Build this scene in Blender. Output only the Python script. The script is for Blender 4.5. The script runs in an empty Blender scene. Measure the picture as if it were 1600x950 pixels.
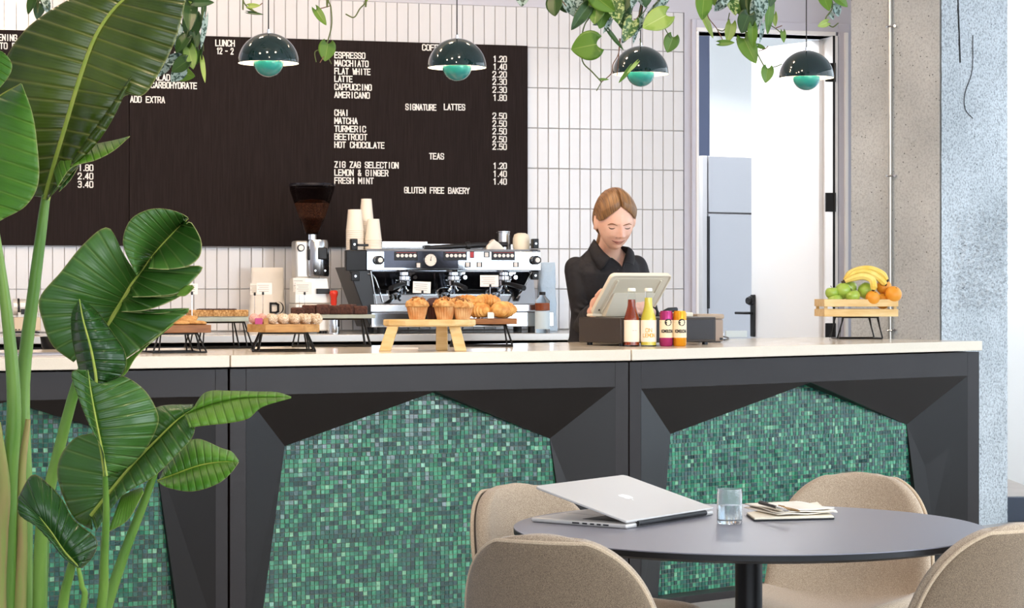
import bpy, math, random
from math import pi, sin, cos, radians, sqrt, atan2
from mathutils import Vector, Matrix, Euler, noise
from mathutils.bvhtree import BVHTree
random.seed(7)
SC = bpy.context.scene
COL = SC.collection
# ------------------------------------------------------------ camera
CAMZ, F, HY, CX = 1.24, 3500.0, 448.0, 800.0
cd = bpy.data.cameras.new('camera'); cam = bpy.data.objects.new('camera', cd); COL.objects.link(cam)
cam.location = (0, 0, CAMZ); cam.rotation_euler = (pi/2, 0, 0)
cd.sensor_width = 36.0; cd.lens = 36.0*F/1600.0; cd.shift_y = -(475-HY)/1600.0
cd.clip_end = 200
SC.camera = cam
# ------------------------------------------------------------ world, lights, exposure
SC.view_settings.view_transform = 'Standard'; SC.view_settings.look = 'None'
SC.view_settings.gamma = 1.0; SC.view_settings.exposure = 0.09
SC.view_settings.use_curve_mapping = False
w = bpy.data.worlds.new('daylight'); SC.world = w; w.use_nodes = True
nt = w.node_tree; nt.nodes.clear()
bg = nt.nodes.new('ShaderNodeBackground'); wo = nt.nodes.new('ShaderNodeOutputWorld')
tc = nt.nodes.new('ShaderNodeTexCoord'); sp = nt.nodes.new('ShaderNodeSeparateXYZ'); rp = nt.nodes.new('ShaderNodeValToRGB')
rp.color_ramp.elements[0].position = 0.42; rp.color_ramp.elements[0].color = (.62, .68, .78, 1)
rp.color_ramp.elements[1].position = 0.62; rp.color_ramp.elements[1].color = (.80, .91, 1.0, 1)
mp = nt.nodes.new('ShaderNodeMapRange'); mp.inputs[1].default_value = -1; mp.inputs[2].default_value = 1
nt.links.new(tc.outputs['Generated'], sp.inputs[0]); nt.links.new(sp.outputs[2], mp.inputs[0])
nt.links.new(mp.outputs[0], rp.inputs[0]); nt.links.new(rp.outputs[0], bg.inputs[0]); nt.links.new(bg.outputs[0], wo.inputs[0])
bg.inputs[1].default_value = 2.5
def area(name, loc, target, sx, sy, power, col):
    l = bpy.data.lights.new(name, 'AREA'); l.shape = 'RECTANGLE'; l.size = sx; l.size_y = sy; l.energy = power; l.color = col
    o = bpy.data.objects.new(name, l); COL.objects.link(o); o.location = loc
    o.rotation_euler = (Vector(target)-Vector(loc)).to_track_quat('-Z', 'Y').to_euler(); return o
for x_, y_, tx, ty, tz, e_ in ((-2.1, 8.9, -2.0, 11.2, .9, 15), (-1.3, 9.0, -1.2, 11.3, .9, 16), (-.5, 9.2, -.5, 11.5, .9, 15), (.3, 9.4, .1, 11.6, .9, 10),
        (-1.9, 6.7, -1.7, 8.0, .9, 17), (-.9, 6.8, -.7, 8.4, .9, 20), (.1, 7.1, .2, 8.9, .9, 14), (-.3, 4.6, -.6, 8.0, .4, 16)):
    area('warm_spot', (x_, y_, 3.3), (tx, ty, tz), .16, .16, e_, (1, .74, .50))  # unseen ceiling spots, added for warm light on bar and tiles
area('daylight_fill', (4.2, 3.6, 1.9), (0.8, 8.4, .8), 3.4, 2.6, 120, (.83, .91, 1.0))  # area lamp added inside the right-hand glazing to strengthen its daylight
area('daylight_fill', (0.4, -1.6, 2.4), (0.3, 9.0, 1.3), 4.5, 2.0, 75, (1, .98, .97))  # added fill lamp behind the camera, no window stands there
area('storeroom_fill', (1.9, 14.6, 3.3), (1.5, 13.3, 1.0), 1.6, 1.0, 110, (1, .98, .95))  # unseen lamp added to brighten the storeroom
area('storeroom_fill', (.8, 12.75, 3.0), (1.5, 12.7, 1.2), .5, .5, 26, (.97, .98, 1.0))  # unseen lamp added beside the doorway to whiten the door leaf

# ------------------------------------------------------------ helpers
def lin(c):
    if isinstance(c, str):
        c = c.lstrip('#'); c = [int(c[i:i+2], 16)/255 for i in (0, 2, 4)]
    return tuple(x/12.92 if x <= .04045 else ((x+.055)/1.055)**2.4 for x in c)
MATS = {}
def mat(name, col='#888888', rough=.5, metal=0, spec=.5, bump=None, var=None, col2=None, trans=0, ior=1.45, emit=None, coat=0, sheen=0, ttrans=0, sss=0, alpha=1):
    if name in MATS: return MATS[name]
    m = bpy.data.materials.new(name); m.use_nodes = True; t = m.node_tree
    b = t.nodes['Principled BSDF']; c = lin(col)
    b.inputs['Base Color'].default_value = (*c, 1); b.inputs['Roughness'].default_value = rough
    b.inputs['Metallic'].default_value = metal; b.inputs['Specular IOR Level'].default_value = spec
    b.inputs['IOR'].default_value = ior; b.inputs['Transmission Weight'].default_value = trans
    b.inputs['Coat Weight'].default_value = coat; b.inputs['Coat Roughness'].default_value = .08
    b.inputs['Sheen Weight'].default_value = sheen; b.inputs['Alpha'].default_value = alpha
    if sss:
        b.inputs['Subsurface Weight'].default_value = sss; b.inputs['Subsurface Radius'].default_value = (.01, .004, .002); b.inputs['Subsurface Scale'].default_value = 1
    if emit:
        b.inputs['Emission Color'].default_value = (*lin(emit[0]), 1); b.inputs['Emission Strength'].default_value = emit[1]
    co = None
    if var or bump:
        co = t.nodes.new('ShaderNodeTexCoord')
    if var:                              # (scale, stretch xyz, detail)
        n = t.nodes.new('ShaderNodeTexNoise'); mpn = t.nodes.new('ShaderNodeMapping')
        mpn.inputs['Scale'].default_value = var[1] if len(var) > 1 else (1, 1, 1)
        n.inputs['Scale'].default_value = var[0]; n.inputs['Detail'].default_value = var[2] if len(var) > 2 else 4
        r = t.nodes.new('ShaderNodeValToRGB'); r.color_ramp.elements[0].position = .35; r.color_ramp.elements[1].position = .65
        r.color_ramp.elements[0].color = (*c, 1); r.color_ramp.elements[1].color = (*lin(col2), 1)
        t.links.new(co.outputs['Object'], mpn.inputs[0]); t.links.new(mpn.outputs[0], n.inputs['Vector'])
        t.links.new(n.outputs[0], r.inputs[0]); t.links.new(r.outputs[0], b.inputs['Base Color'])
    if bump:                             # (scale, strength, distance)
        n2 = t.nodes.new('ShaderNodeTexNoise'); n2.inputs['Scale'].default_value = bump[0]; n2.inputs['Detail'].default_value = 3
        bp = t.nodes.new('ShaderNodeBump'); bp.inputs['Strength'].default_value = bump[1]; bp.inputs['Distance'].default_value = bump[2]
        t.links.new(co.outputs['Object'], n2.inputs['Vector']); t.links.new(n2.outputs[0], bp.inputs['Height']); t.links.new(bp.outputs[0], b.inputs['Normal'])
    MATS[name] = m; return m

def basis(d):
    d = Vector(d).normalized(); a = Vector((0, 0, 1)) if abs(d.z) < .95 else Vector((1, 0, 0))
    x = d.cross(a).normalized(); return x, d.cross(x).normalized()
class MB:
    def __init__(s): s.v = []; s.f = []; s.uv = None
    def add(s, vs, fs):
        k = len(s.v); s.v += [tuple(v) for v in vs]; s.f += [tuple(i+k for i in f) for f in fs]
        if s.uv is not None: s.uv += [(0, 0)]*len(vs)
    def box(s, c, d, rot=None):
        hx, hy, hz = d[0]/2, d[1]/2, d[2]/2; c = Vector(c)
        P = [Vector((x, y, z)) for z in (-hz, hz) for y in (-hy, hy) for x in (-hx, hx)]
        if rot is not None: P = [rot @ p for p in P]
        s.add([c+p for p in P], [(0, 2, 3, 1), (4, 5, 7, 6), (0, 1, 5, 4), (2, 6, 7, 3), (0, 4, 6, 2), (1, 3, 7, 5)]); return s
    def bx(s, x0, x1, y0, y1, z0, z1): return s.box(((x0+x1)/2, (y0+y1)/2, (z0+z1)/2), (abs(x1-x0), abs(y1-y0), abs(z1-z0)))
    def tube(s, pts, r, n=10, closed=False, caps=True):
        pts = [Vector(p) for p in pts]; N = len(pts); R = r if isinstance(r, (list, tuple)) else [r]*N
        vs = []; fs = []; prev = None
        for i, p in enumerate(pts):
            if closed: t = pts[(i+1) % N]-pts[i-1]
            else: t = pts[min(i+1, N-1)]-pts[max(i-1, 0)]
            t.normalize()
            if prev is None: x, y = basis(t)
            else:
                x = prev-t*prev.dot(t)
                if x.length < 1e-6: x, y = basis(t)
                x.normalize(); y = t.cross(x)
            prev = x
            for k in range(n):
                a = 2*pi*k/n; vs.append(p+(x*cos(a)+y*sin(a))*R[i])
        M = N if closed else N-1
        for i in range(M):
            j = (i+1) % N
            for k in range(n): fs.append((i*n+k, i*n+(k+1) % n, j*n+(k+1) % n, j*n+k))
        if caps and not closed: fs.append(tuple(range(n))[::-1]); fs.append(tuple((N-1)*n+k for k in range(n)))
        s.add(vs, fs); return s
    def cyl(s, a, b, r0, r1=None, n=20): return s.tube([a, b], [r0, r0 if r1 is None else r1], n)
    def lathe(s, prof, c=(0, 0, 0), n=28, sx=1, sy=1, caps=True):
        vs = []; fs = []; m = len(prof)
        for r, z in prof:
            for k in range(n):
                a = 2*pi*k/n; vs.append((c[0]+r*cos(a)*sx, c[1]+r*sin(a)*sy, c[2]+z))
        for i in range(m-1):
            for k in range(n): fs.append((i*n+k, i*n+(k+1) % n, (i+1)*n+(k+1) % n, (i+1)*n+k))
        if caps and prof[0][0] > 1e-5: fs.append(tuple(range(n))[::-1])
        if caps and prof[-1][0] > 1e-5: fs.append(tuple((m-1)*n+k for k in range(n)))
        s.add(vs, fs); return s
    def sphere(s, c, r, nu=20, nv=12, rot=None):
        if not isinstance(r, (tuple, list)): r = (r, r, r)
        c = Vector(c); vs = []; fs = []
        for i in range(nv+1):
            t = pi*i/nv
            for k in range(nu):
                a = 2*pi*k/nu; p = Vector((r[0]*sin(t)*cos(a), r[1]*sin(t)*sin(a), -r[2]*cos(t)))
                if rot is not None: p = rot @ p
                vs.append(c+p)
        for i in range(nv):
            for k in range(nu): fs.append((i*nu+k, i*nu+(k+1) % nu, (i+1)*nu+(k+1) % nu, (i+1)*nu+k))
        s.add(vs, fs); return s
    def prism(s, pts, vec):              # polygon and its copy shifted by vec
        n = len(pts); vec = Vector(vec); P = [Vector(p) for p in pts]
        s.add(P+[p+vec for p in P], [tuple(range(n))[::-1], tuple(range(n, 2*n))]+[(i, (i+1) % n, n+(i+1) % n, n+i) for i in range(n)]); return s
    def grid(s, fn, nu, nv, uv=False, closeu=False):
        k = len(s.v); vs = []; fs = []
        if uv and s.uv is None: s.uv = [(0, 0)]*k
        for j in range(nv+1):
            for i in range(nu+1): vs.append(fn(i/nu, j/nv))
        for j in range(nv):
            for i in range(nu):
                a = j*(nu+1)+i; fs.append((a, a+1, a+nu+2, a+nu+1))
        s.add(vs, fs)
        if uv: s.uv[k:] = [(i/nu, j/nv) for j in range(nv+1) for i in range(nu+1)]
        return s
    def build(s, name, m, parent=None, smooth=35, bevel=0, seg=2, kind=None, loc=None, weld=False, solid=0, sub=0):
        me = bpy.data.meshes.new(name); me.from_pydata(s.v, [], s.f)
        if s.uv is not None:
            ul = me.uv_layers.new(name='uv')
            for l in me.loops: ul.data[l.index].uv = s.uv[l.vertex_index]
        me.materials.append(m); me.update()
        if smooth: me.shade_smooth(); me.set_sharp_from_angle(angle=radians(smooth))
        o = bpy.data.objects.new(name, me); COL.objects.link(o)
        if parent is not None: o.parent = parent
        if loc is not None: o.location = loc
        if weld:
            w_ = o.modifiers.new('w', 'WELD'); w_.merge_threshold = .0002
        if sub:
            q = o.modifiers.new('s', 'SUBSURF'); q.levels = sub; q.render_levels = sub
        if solid:
            q = o.modifiers.new('t', 'SOLIDIFY'); q.thickness = solid; q.offset = 0
        if bevel:
            b = o.modifiers.new('b', 'BEVEL'); b.width = bevel; b.segments = seg; b.limit_method = 'ANGLE'; b.angle_limit = radians(40)
        if kind: o['kind'] = kind
        return o
def tag(o, label, cat, group=None):
    o['label'] = label; o['category'] = cat
    if group: o['group'] = group
    return o
def thing(name, label, cat, loc=(0, 0, 0), rz=0, group=None):
    o = bpy.data.objects.new(name, None); COL.objects.link(o); o.location = loc; o.rotation_euler = (0, 0, rz)
    o.empty_display_size = .05
    return tag(o, label, cat, group)
def struct(o): o['kind'] = 'structure'; return o
def dup(root, loc=None, rz=None, label=None, group=None, rot=None):
    r = root.copy(); COL.objects.link(r)
    if loc is not None: r.location = loc
    if rz is not None: r.rotation_euler = (0, 0, rz)
    if rot is not None: r.rotation_euler = rot
    if label: r['label'] = label
    if group: r['group'] = group
    for ch in list(root.children):
        c = ch.copy(); COL.objects.link(c); c.parent = r
        for g in ch.children:
            d = g.copy(); COL.objects.link(d); d.parent = c
    return r
def P(x, y, d): return Vector(((x-CX)*d/F, d, CAMZ-(y-HY)*d/F))
def onz(x, y, z): return P(x, y, (CAMZ-z)*F/(y-HY))
def ray(x, y): return Vector(((x-CX)/F, 1, -(y-HY)/F))
CAMP = Vector((0, 0, CAMZ))
class VPlane:                             # vertical plane with a local frame: u along, z up, n away from the camera
    def __init__(s, A, B):
        s.A = Vector((A[0], A[1], 0)); s.u = (Vector((B[0], B[1], 0))-s.A); s.L = s.u.length; s.u.normalize()
        s.n = Vector((-s.u.y, s.u.x, 0)); s.ang = atan2(s.u.y, s.u.x)
    def uv(s, x, y, off=0):               # pixel -> local (u, off, z)
        r = ray(x, y); o = s.A+s.n*off
        t = ((o-CAMP).dot(s.n))/r.dot(s.n); p = CAMP+r*t
        return Vector(((p-s.A).dot(s.u), off, p.z))
    def w(s, u, off, z): return s.A+s.u*u+s.n*off+Vector((0, 0, z))
def along(pts, t):                        # point on a polyline by normalised arc length
    L = [0]
    for a, b in zip(pts, pts[1:]): L.append(L[-1]+(Vector(b)-Vector(a)).length)
    t = max(0, min(1, t))*L[-1]
    for i in range(len(pts)-1):
        if t <= L[i+1] or i == len(pts)-2:
            k = (t-L[i])/max(1e-9, L[i+1]-L[i]); return Vector(pts[i]).lerp(Vector(pts[i+1]), min(1, k))
def smoothpts(pts, n=24):                 # Catmull-Rom through points
    P_ = [Vector(p) for p in pts]; P_ = [P_[0]*2-P_[1]]+P_+[P_[-1]*2-P_[-2]]; out = []; m = len(P_)-3
    for i in range(n+1):
        t = i/n*m; k = min(int(t), m-1); f = t-k; a, b, c, d = P_[k:k+4]
        out.append(.5*((2*b)+(c-a)*f+(2*a-5*b+4*c-d)*f*f+(3*b-a-3*c+d)*f**3))
    return out
def fuse(mb, voxel, it=4, fac=.5):        # one continuous skin out of overlapping volumes
    me = bpy.data.meshes.new('t'); me.from_pydata(mb.v, [], mb.f); me.update()
    o = bpy.data.objects.new('t', me); COL.objects.link(o)
    r = o.modifiers.new('r', 'REMESH'); r.mode = 'VOXEL'; r.voxel_size = voxel
    if it:
        q = o.modifiers.new('q', 'SMOOTH'); q.factor = fac; q.iterations = it
    dg = bpy.context.evaluated_depsgraph_get(); dg.update()
    res = bpy.data.meshes.new_from_object(o.evaluated_get(dg))
    bpy.data.objects.remove(o); bpy.data.meshes.remove(me); return res
def meshobj(name, me, m, parent=None):
    me.materials.clear(); me.materials.append(m); me.shade_smooth()
    o = bpy.data.objects.new(name, me); COL.objects.link(o); o.parent = parent; return o

# ------------------------------------------------------------ condensed signwriter's lettering
GL = {
'A': [[(0,0),(.5,1),(1,0)],[(.2,.33),(.8,.33)]], 'B': [[(0,0),(0,1),(.8,1),(1,.85),(1,.65),(.8,.53),(0,.53)],[(.8,.53),(1,.4),(1,.15),(.8,0),(0,0)]],
'C': [[(1,.72),(1,.88),(.8,1),(.2,1),(0,.88),(0,.12),(.2,0),(.8,0),(1,.12),(1,.28)]], 'D': [[(0,0),(0,1),(.7,1),(1,.85),(1,.15),(.7,0),(0,0)]],
'E': [[(1,1),(0,1),(0,0),(1,0)],[(0,.52),(.85,.52)]], 'F': [[(1,1),(0,1),(0,0)],[(0,.52),(.85,.52)]],
'G': [[(1,.72),(1,.88),(.8,1),(.2,1),(0,.88),(0,.12),(.2,0),(.8,0),(1,.12),(1,.48),(.55,.48)]], 'H': [[(0,0),(0,1)],[(1,0),(1,1)],[(0,.52),(1,.52)]],
'I': [[(.5,0),(.5,1)]], 'J': [[(1,1),(1,.12),(.8,0),(.2,0),(0,.12),(0,.28)]], 'K': [[(0,0),(0,1)],[(1,1),(0,.42)],[(.35,.6),(1,0)]],
'L': [[(0,1),(0,0),(1,0)]], 'M': [[(0,0),(0,1),(.5,.35),(1,1),(1,0)]], 'N': [[(0,0),(0,1),(1,0),(1,1)]],
'O': [[(.2,0),(0,.12),(0,.88),(.2,1),(.8,1),(1,.88),(1,.12),(.8,0),(.2,0)]], 'P': [[(0,0),(0,1),(.8,1),(1,.88),(1,.57),(.8,.45),(0,.45)]],
'R': [[(0,0),(0,1),(.8,1),(1,.88),(1,.6),(.8,.5),(0,.5)],[(.55,.5),(1,0)]],
'S': [[(1,.75),(1,.88),(.8,1),(.2,1),(0,.88),(0,.66),(.15,.56),(.85,.44),(1,.34),(1,.12),(.8,0),(.2,0),(0,.12),(0,.25)]],
'T': [[(0,1),(1,1)],[(.5,1),(.5,0)]], 'U': [[(0,1),(0,.12),(.2,0),(.8,0),(1,.12),(1,1)]], 'V': [[(0,1),(.5,0),(1,1)]], 'W': [[(0,1),(.25,0),(.5,.7),(.75,0),(1,1)]],
'X': [[(0,0),(1,1)],[(0,1),(1,0)]], 'Y': [[(0,1),(.5,.5),(1,1)],[(.5,.5),(.5,0)]], 'Z': [[(0,1),(1,1),(0,0),(1,0)]],
'0': [[(.2,0),(0,.12),(0,.88),(.2,1),(.8,1),(1,.88),(1,.12),(.8,0),(.2,0)]], '1': [[(.15,.82),(.55,1),(.55,0)]],
'2': [[(0,.75),(0,.88),(.2,1),(.8,1),(1,.88),(1,.62),(0,0),(1,0)]], '3': [[(0,.88),(.2,1),(.8,1),(1,.88),(1,.62),(.8,.52),(.35,.52)],[(.8,.52),(1,.42),(1,.12),(.8,0),(.2,0),(0,.12)]],
'4': [[(.75,0),(.75,1),(0,.28),(1,.28)]], '5': [[(1,1),(.05,1),(0,.55),(.8,.6),(1,.48),(1,.12),(.8,0),(.2,0),(0,.12)]],
'8': [[(.2,.52),(0,.64),(0,.88),(.2,1),(.8,1),(1,.88),(1,.64),(.8,.52),(.2,.52),(0,.4),(0,.12),(.2,0),(.8,0),(1,.12),(1,.4),(.8,.52)]],
'.': [[(.35,0),(.35,.06)]], '-': [[(.1,.5),(.9,.5)]], '&': [[(1,0),(.15,.75),(.2,.95),(.5,1),(.7,.9),(.65,.7),(.05,.35),(.05,.1),(.3,0),(.6,.02),(1,.4)]]}
def text(mb, s_, x0, z0, pitch, h, st, fn):   # fn(x, z, k) -> point, k 0 back 1 front
    x = x0
    for ch in s_:
        if ch != ' ':
            wd = pitch*.70 if ch not in 'MW' else pitch*.80
            for pl in GL[ch]:
                for a, b in zip(pl, pl[1:]):
                    A = Vector((x+a[0]*wd, z0+a[1]*h)); B = Vector((x+b[0]*wd, z0+b[1]*h)); d = (B-A)
                    if d.length < 1e-7: continue
                    d.normalize(); q = Vector((-d.y, d.x))*st/2; A = A-d*st*.42; B = B+d*st*.42
                    C4 = [A+q, A-q, B-q, B+q]
                    mb.add([fn(c.x, c.y, 0) for c in C4]+[fn(c.x, c.y, 1) for c in C4], [(4, 5, 6, 7), (0, 1, 5, 4), (1, 2, 6, 5), (2, 3, 7, 6), (3, 0, 4, 7)])
        x += pitch*(1 if ch != '.' else .62)
    return x
# ------------------------------------------------------------ materials
WHITE = mat('wall_paint', '#bfbfca', .55); CEIL = mat('ceiling_paint', '#e4e4e6', .8)
TILE = mat('glazed_tile', '#d2d2d5', .12, spec=.5, coat=.3); GROUT = mat('grout', '#cfc8c2', .9)
FLOORM = mat('floor_resin', '#9b9490', .35, var=(3, (1, 1, 1), 5), col2='#a8a29d')
BLK = mat('black_steel', '#141416', .38, metal=.3); DKP = mat('black_plastic', '#17171a', .4)
STEEL = mat('brushed_steel', '#c9cacc', .22, metal=1, bump=(90, .05, .001)); CHROME = mat('chrome', '#e6e8ea', .05, metal=1)
CAB = mat('charcoal_lacquer', '#211b1a', .38, spec=.4, var=(6, (1, 1, 1), 3), col2='#241e1d'); CABF = mat('charcoal_facet', '#15110f', .33, spec=.45)
CABDK = mat('recess_black', '#101114', .6)
SLAB = mat('worktop_quartz', '#d9cdb9', .14, spec=.5, var=(400, (1, 1, 1), 2), col2='#dfd4c2'); CREAM = mat('cream_panel', '#ddd3c2', .4)
NAVY = mat('navy_paint', '#38435c', .5); DOORM = mat('door_white', '#e9e9ea', .45)
GLASSM = mat('window_glass', '#ffffff', 0, trans=1, ior=1.0, spec=.1)
def wood(n, a, b, sc=9): return mat(n, a, .5, var=(sc, (1, 6, 6), 6), col2=b, bump=(60, .08, .002))
PINE = wood('pine', '#d3ad6d', '#e2c48c'); OAK = wood('oak_block', '#a87a45', '#c79a60'); DOAK = wood('dark_oak', '#7a4c29', '#9a673b')
PAPER = mat('paper', '#e9e5de', .8); INK = mat('ink', '#1b1b1d', .7)
def concrete(n, a, b, rough_z=None, bs=.5):
    m = bpy.data.materials.new(n); m.use_nodes = True; t = m.node_tree; B = t.nodes['Principled BSDF']; B.inputs['Roughness'].default_value = .85
    co = t.nodes.new('ShaderNodeTexCoord')
    def N(s, d=6):
        q = t.nodes.new('ShaderNodeTexNoise'); q.inputs['Scale'].default_value = s; q.inputs['Detail'].default_value = d; t.links.new(co.outputs['Object'], q.inputs['Vector']); return q
    def R(src, p0, p1, c0, c1):
        r = t.nodes.new('ShaderNodeValToRGB'); r.color_ramp.elements[0].position = p0; r.color_ramp.elements[1].position = p1
        r.color_ramp.elements[0].color = (*lin(c0), 1); r.color_ramp.elements[1].color = (*lin(c1), 1); t.links.new(src, r.inputs[0]); return r
    base = R(N(2.5).outputs[0], .3, .7, a, b)
    v = t.nodes.new('ShaderNodeTexVoronoi'); v.inputs['Scale'].default_value = 34; t.links.new(co.outputs['Object'], v.inputs['Vector'])
    pit = R(v.outputs['Distance'], .07, .15, '#504e4b', '#ffffff')
    sel = R(N(7, 2).outputs[0], .44, .50, '#ffffff', '#000000')
    mx = t.nodes.new('ShaderNodeMix'); mx.data_type = 'RGBA'; mx.blend_type = 'LIGHTEN'; mx.inputs[0].default_value = 1
    t.links.new(pit.outputs[0], mx.inputs[6]); t.links.new(sel.outputs[0], mx.inputs[7])
    ml = t.nodes.new('ShaderNodeMix'); ml.data_type = 'RGBA'; ml.blend_type = 'MULTIPLY'; ml.inputs[0].default_value = 1
    t.links.new(base.outputs[0], ml.inputs[6]); t.links.new(mx.outputs[2], ml.inputs[7])
    st = R(N(95, 8).outputs[0], .34, .56, '#a8a8aa', '#ffffff'); m2 = t.nodes.new('ShaderNodeMix'); m2.data_type = 'RGBA'; m2.blend_type = 'MULTIPLY'; m2.inputs[0].default_value = bs
    t.links.new(ml.outputs[2], m2.inputs[6]); t.links.new(st.outputs[0], m2.inputs[7]); t.links.new(m2.outputs[2], B.inputs['Base Color'])
    bp = t.nodes.new('ShaderNodeBump'); bp.inputs['Strength'].default_value = bs; bp.inputs['Distance'].default_value = .01
    t.links.new(N(40, 8).outputs[0], bp.inputs['Height']); t.links.new(bp.outputs[0], B.inputs['Normal']); return m
CON1 = concrete('cast_concrete', '#b6b7b4', '#cdcdc9', bs=.35); CON2 = concrete('broken_concrete', '#b4babd', '#cfd4d7', bs=.8)

# ------------------------------------------------------------ room shell
WP = VPlane((-2.542, 11.12), (0.927, 12.11))
UE = WP.uv(1068, 400).x; UL = -2.2
UD0 = WP.uv(1091, 400).x-.018; UD1 = WP.uv(1303, 400).x; UR = WP.uv(1334, 400).x+.25
ZT = 2.722; ZC = 3.42
m = MB()
def wbox(mb, u0, u1, z0, z1, o0, o1):
    a = [WP.w(u0, o0, z0), WP.w(u1, o0, z0), WP.w(u1, o1, z0), WP.w(u0, o1, z0)]; mb.prism(a, (0, 0, z1-z0)); return mb
wbox(m, UE+.004, UD0, 0, ZC, 0, .16); wbox(m, UD1, UR, 0, ZC, 0, .16); ZD = WP.uv(1095, 50).z
wbox(m, UD0, UD1, ZD, ZC, 0, .16); wbox(m, UL, UE+.004, ZT, ZC, 0, .16)
wbk = struct(m.build('wall_back', WHITE, smooth=0))
m = MB(); wbox(m, UL, UE, 0, ZT-.002, .012, .16)
wtl = struct(m.build('wall_back_tiled', GROUT, smooth=0))
PU, PZ = .0588, .2135
tile_me = None; k = 0
BU0, BU1 = -.9, WP.uv(822.5, 300).x; BZ0, BZ1 = WP.uv(650, 386.5).z, WP.uv(822, 72.5).z
TS = []; hidden = []
for i in range(int(UE/PU)+3):
    for j in range(9):
        u = UE-PU*(i+.5); z = ZT-PZ*(j+.5)
        if z-PZ/2 < .93: continue
        hid = (u+PU/2 < BU1-.01) and (z-PZ/2 > BZ0+.01) and (z+PZ/2 < BZ1-.005)
        if hid: continue
        TS.append((u, z))
mb_ = MB(); hx, hz = PU/2-.0012, PZ/2-.0012
mb_.add([(-hx, 0, -hz), (hx, 0, -hz), (hx, 0, hz), (-hx, 0, hz), (-hx+.0025, -.003, -hz+.0025), (hx-.0025, -.003, -hz+.0025), (hx-.0025, -.003, hz-.0025), (-hx+.0025, -.003, hz-.0025), (-hx, .014, -hz), (hx, .014, -hz), (hx, .014, hz), (-hx, .014, hz)],
    [(4, 5, 6, 7), (0, 1, 5, 4), (1, 2, 6, 5), (2, 3, 7, 6), (3, 0, 4, 7), (8, 9, 1, 0), (9, 10, 2, 1), (10, 11, 3, 2), (11, 8, 0, 3)])
t0 = mb_.build('tile', TILE, wtl, smooth=0)
for n_, (u, z) in enumerate(TS[:298]):
    o = t0 if n_ == 0 else t0.copy()
    if n_: COL.objects.link(o)
    o.parent = wtl; o.location = WP.w(u, random.uniform(-.0006, .0006), z)
    o.rotation_euler = (random.uniform(-.004, .004), 0, WP.ang+random.uniform(-.006, .006))
rest = MB()
for u, z in TS[298:]:
    q = WP.w(u, 0, z); rest.box((q.x, q.y, q.z), (PU-.003, .008, PZ-.003), Matrix.Rotation(WP.ang, 3, 'Z'))
print('tiles', len(TS))
if len(TS) > 298: rest.build('tile_rest', TILE, wtl, smooth=0, kind='stuff')
# floor, ceiling, other walls
struct(MB().bx(-4, 4.5, -4, 16, -.08, 0).build('floor', FLOORM, smooth=0))
struct(MB().bx(-4, 4.5, -1.8, 16.1, ZC, ZC+.12).build('ceiling', CEIL, smooth=0))
struct(MB().bx(-4.1, -4.0, -4, 10.2, 0, ZC).build('wall_left', WHITE, smooth=0))
# storeroom behind the doorway
m = MB(); m.bx(.2, 4.4, 15.9, 16.05, 0, ZC); m.bx(.25, .35, 12.3, 15.9, 0, ZC); m.bx(3.2, 3.3, 12.9, 15.9, 0, ZC)
struct(m.build('wall_storeroom', mat('store_white', '#e6ebee', .6), smooth=0))
struct(MB().bx(1.155, 1.236, 14.0, 14.3, 0, ZC-.01).build('trim_1', NAVY, smooth=0, bevel=.01))
# door frame
dz = WP.ang
fr = MB(); ctop = WP.uv(1079, 30).z
u0, u1 = WP.uv(1079, 100).x, WP.uv(1326, 100).x
wbox(fr, u0, UD0-.0, 0, ctop, -.022, 0); wbox(fr, UD1+.018, u1, 0, ctop, -.022, 0); wbox(fr, UD0, UD1+.018, ZD+.02, ctop, -.022, 0)
frame = struct(fr.build('door_frame', mat('frame_paint', '#bfbfcc', .4), smooth=0, bevel=.004))
m = MB(); wbox(m, UD0-.003, UD0+.012, 0, ZD, -.03, .17); wbox(m, UD1-.018, UD1+.012, 0, ZD, -.03, .17); wbox(m, UD0, UD1, ZD, ZD+.022, -.03, .17)
m.build('jamb_lining', DOORM, frame, smooth=0, bevel=.003)
m = MB(); us = WP.uv(1316, 100).x; wbox(m, us, us+.022, 0, ZD+.02, -.036, -.02); m.build('frame_moulding', DOORM, frame, smooth=0, bevel=.004)
# door leaf, hung on the right jamb and swung into the storeroom
h = WP.w(UD1-.045, .10, 0); fe = P(1174, 400, 12.92); fe.z = 0
DP = VPlane((fe.x, fe.y), (h.x, h.y))
lf = thing('door_1', 'white door', 'door', (fe.x, fe.y, 0), DP.ang); del lf['label']; del lf['category']; struct(lf)
MB().bx(0, DP.L, 0, .045, .01, ZD-.01).build('door_leaf', DOORM, lf, bevel=.003)
ez = DP.uv(1180, 455).z; ez1 = DP.uv(1180, 526).z
MB().bx(.004, .040, -.014, .0, ez1, ez-.02).build('lock_plate', DKP, lf, bevel=.004)
MB().cyl((.018, -.02, ez-.055), (.018, -.045, ez-.055), .020).cyl((.018, -.012, ez-.055), (.018, -.03, ez-.055), .026).build('lock_cylinder', DKP, lf, bevel=.002)
zl = DP.uv(1170, 489).z
MB().tube([(.02, -.01, zl), (.02, -.05, zl), (.012, -.056, zl), (-.075, -.056, zl)], .0075, 12).build('door_handle', DKP, lf)
hm = None
for y0, y1 in ((98, 128), (301, 331), (505, 527)):
    a = WP.uv(1290, y0, -.034); b = WP.uv(1305, y1, -.034)
    m = MB(); wbox(m, a.x, b.x-.008, b.z, a.z, -.036, -.026); p = WP.w(b.x-.004, -.038, 0); m.cyl((p.x, p.y, b.z), (p.x, p.y, a.z), .006, n=10)
    m.build('hinge', DKP, frame, bevel=.0015)
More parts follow.
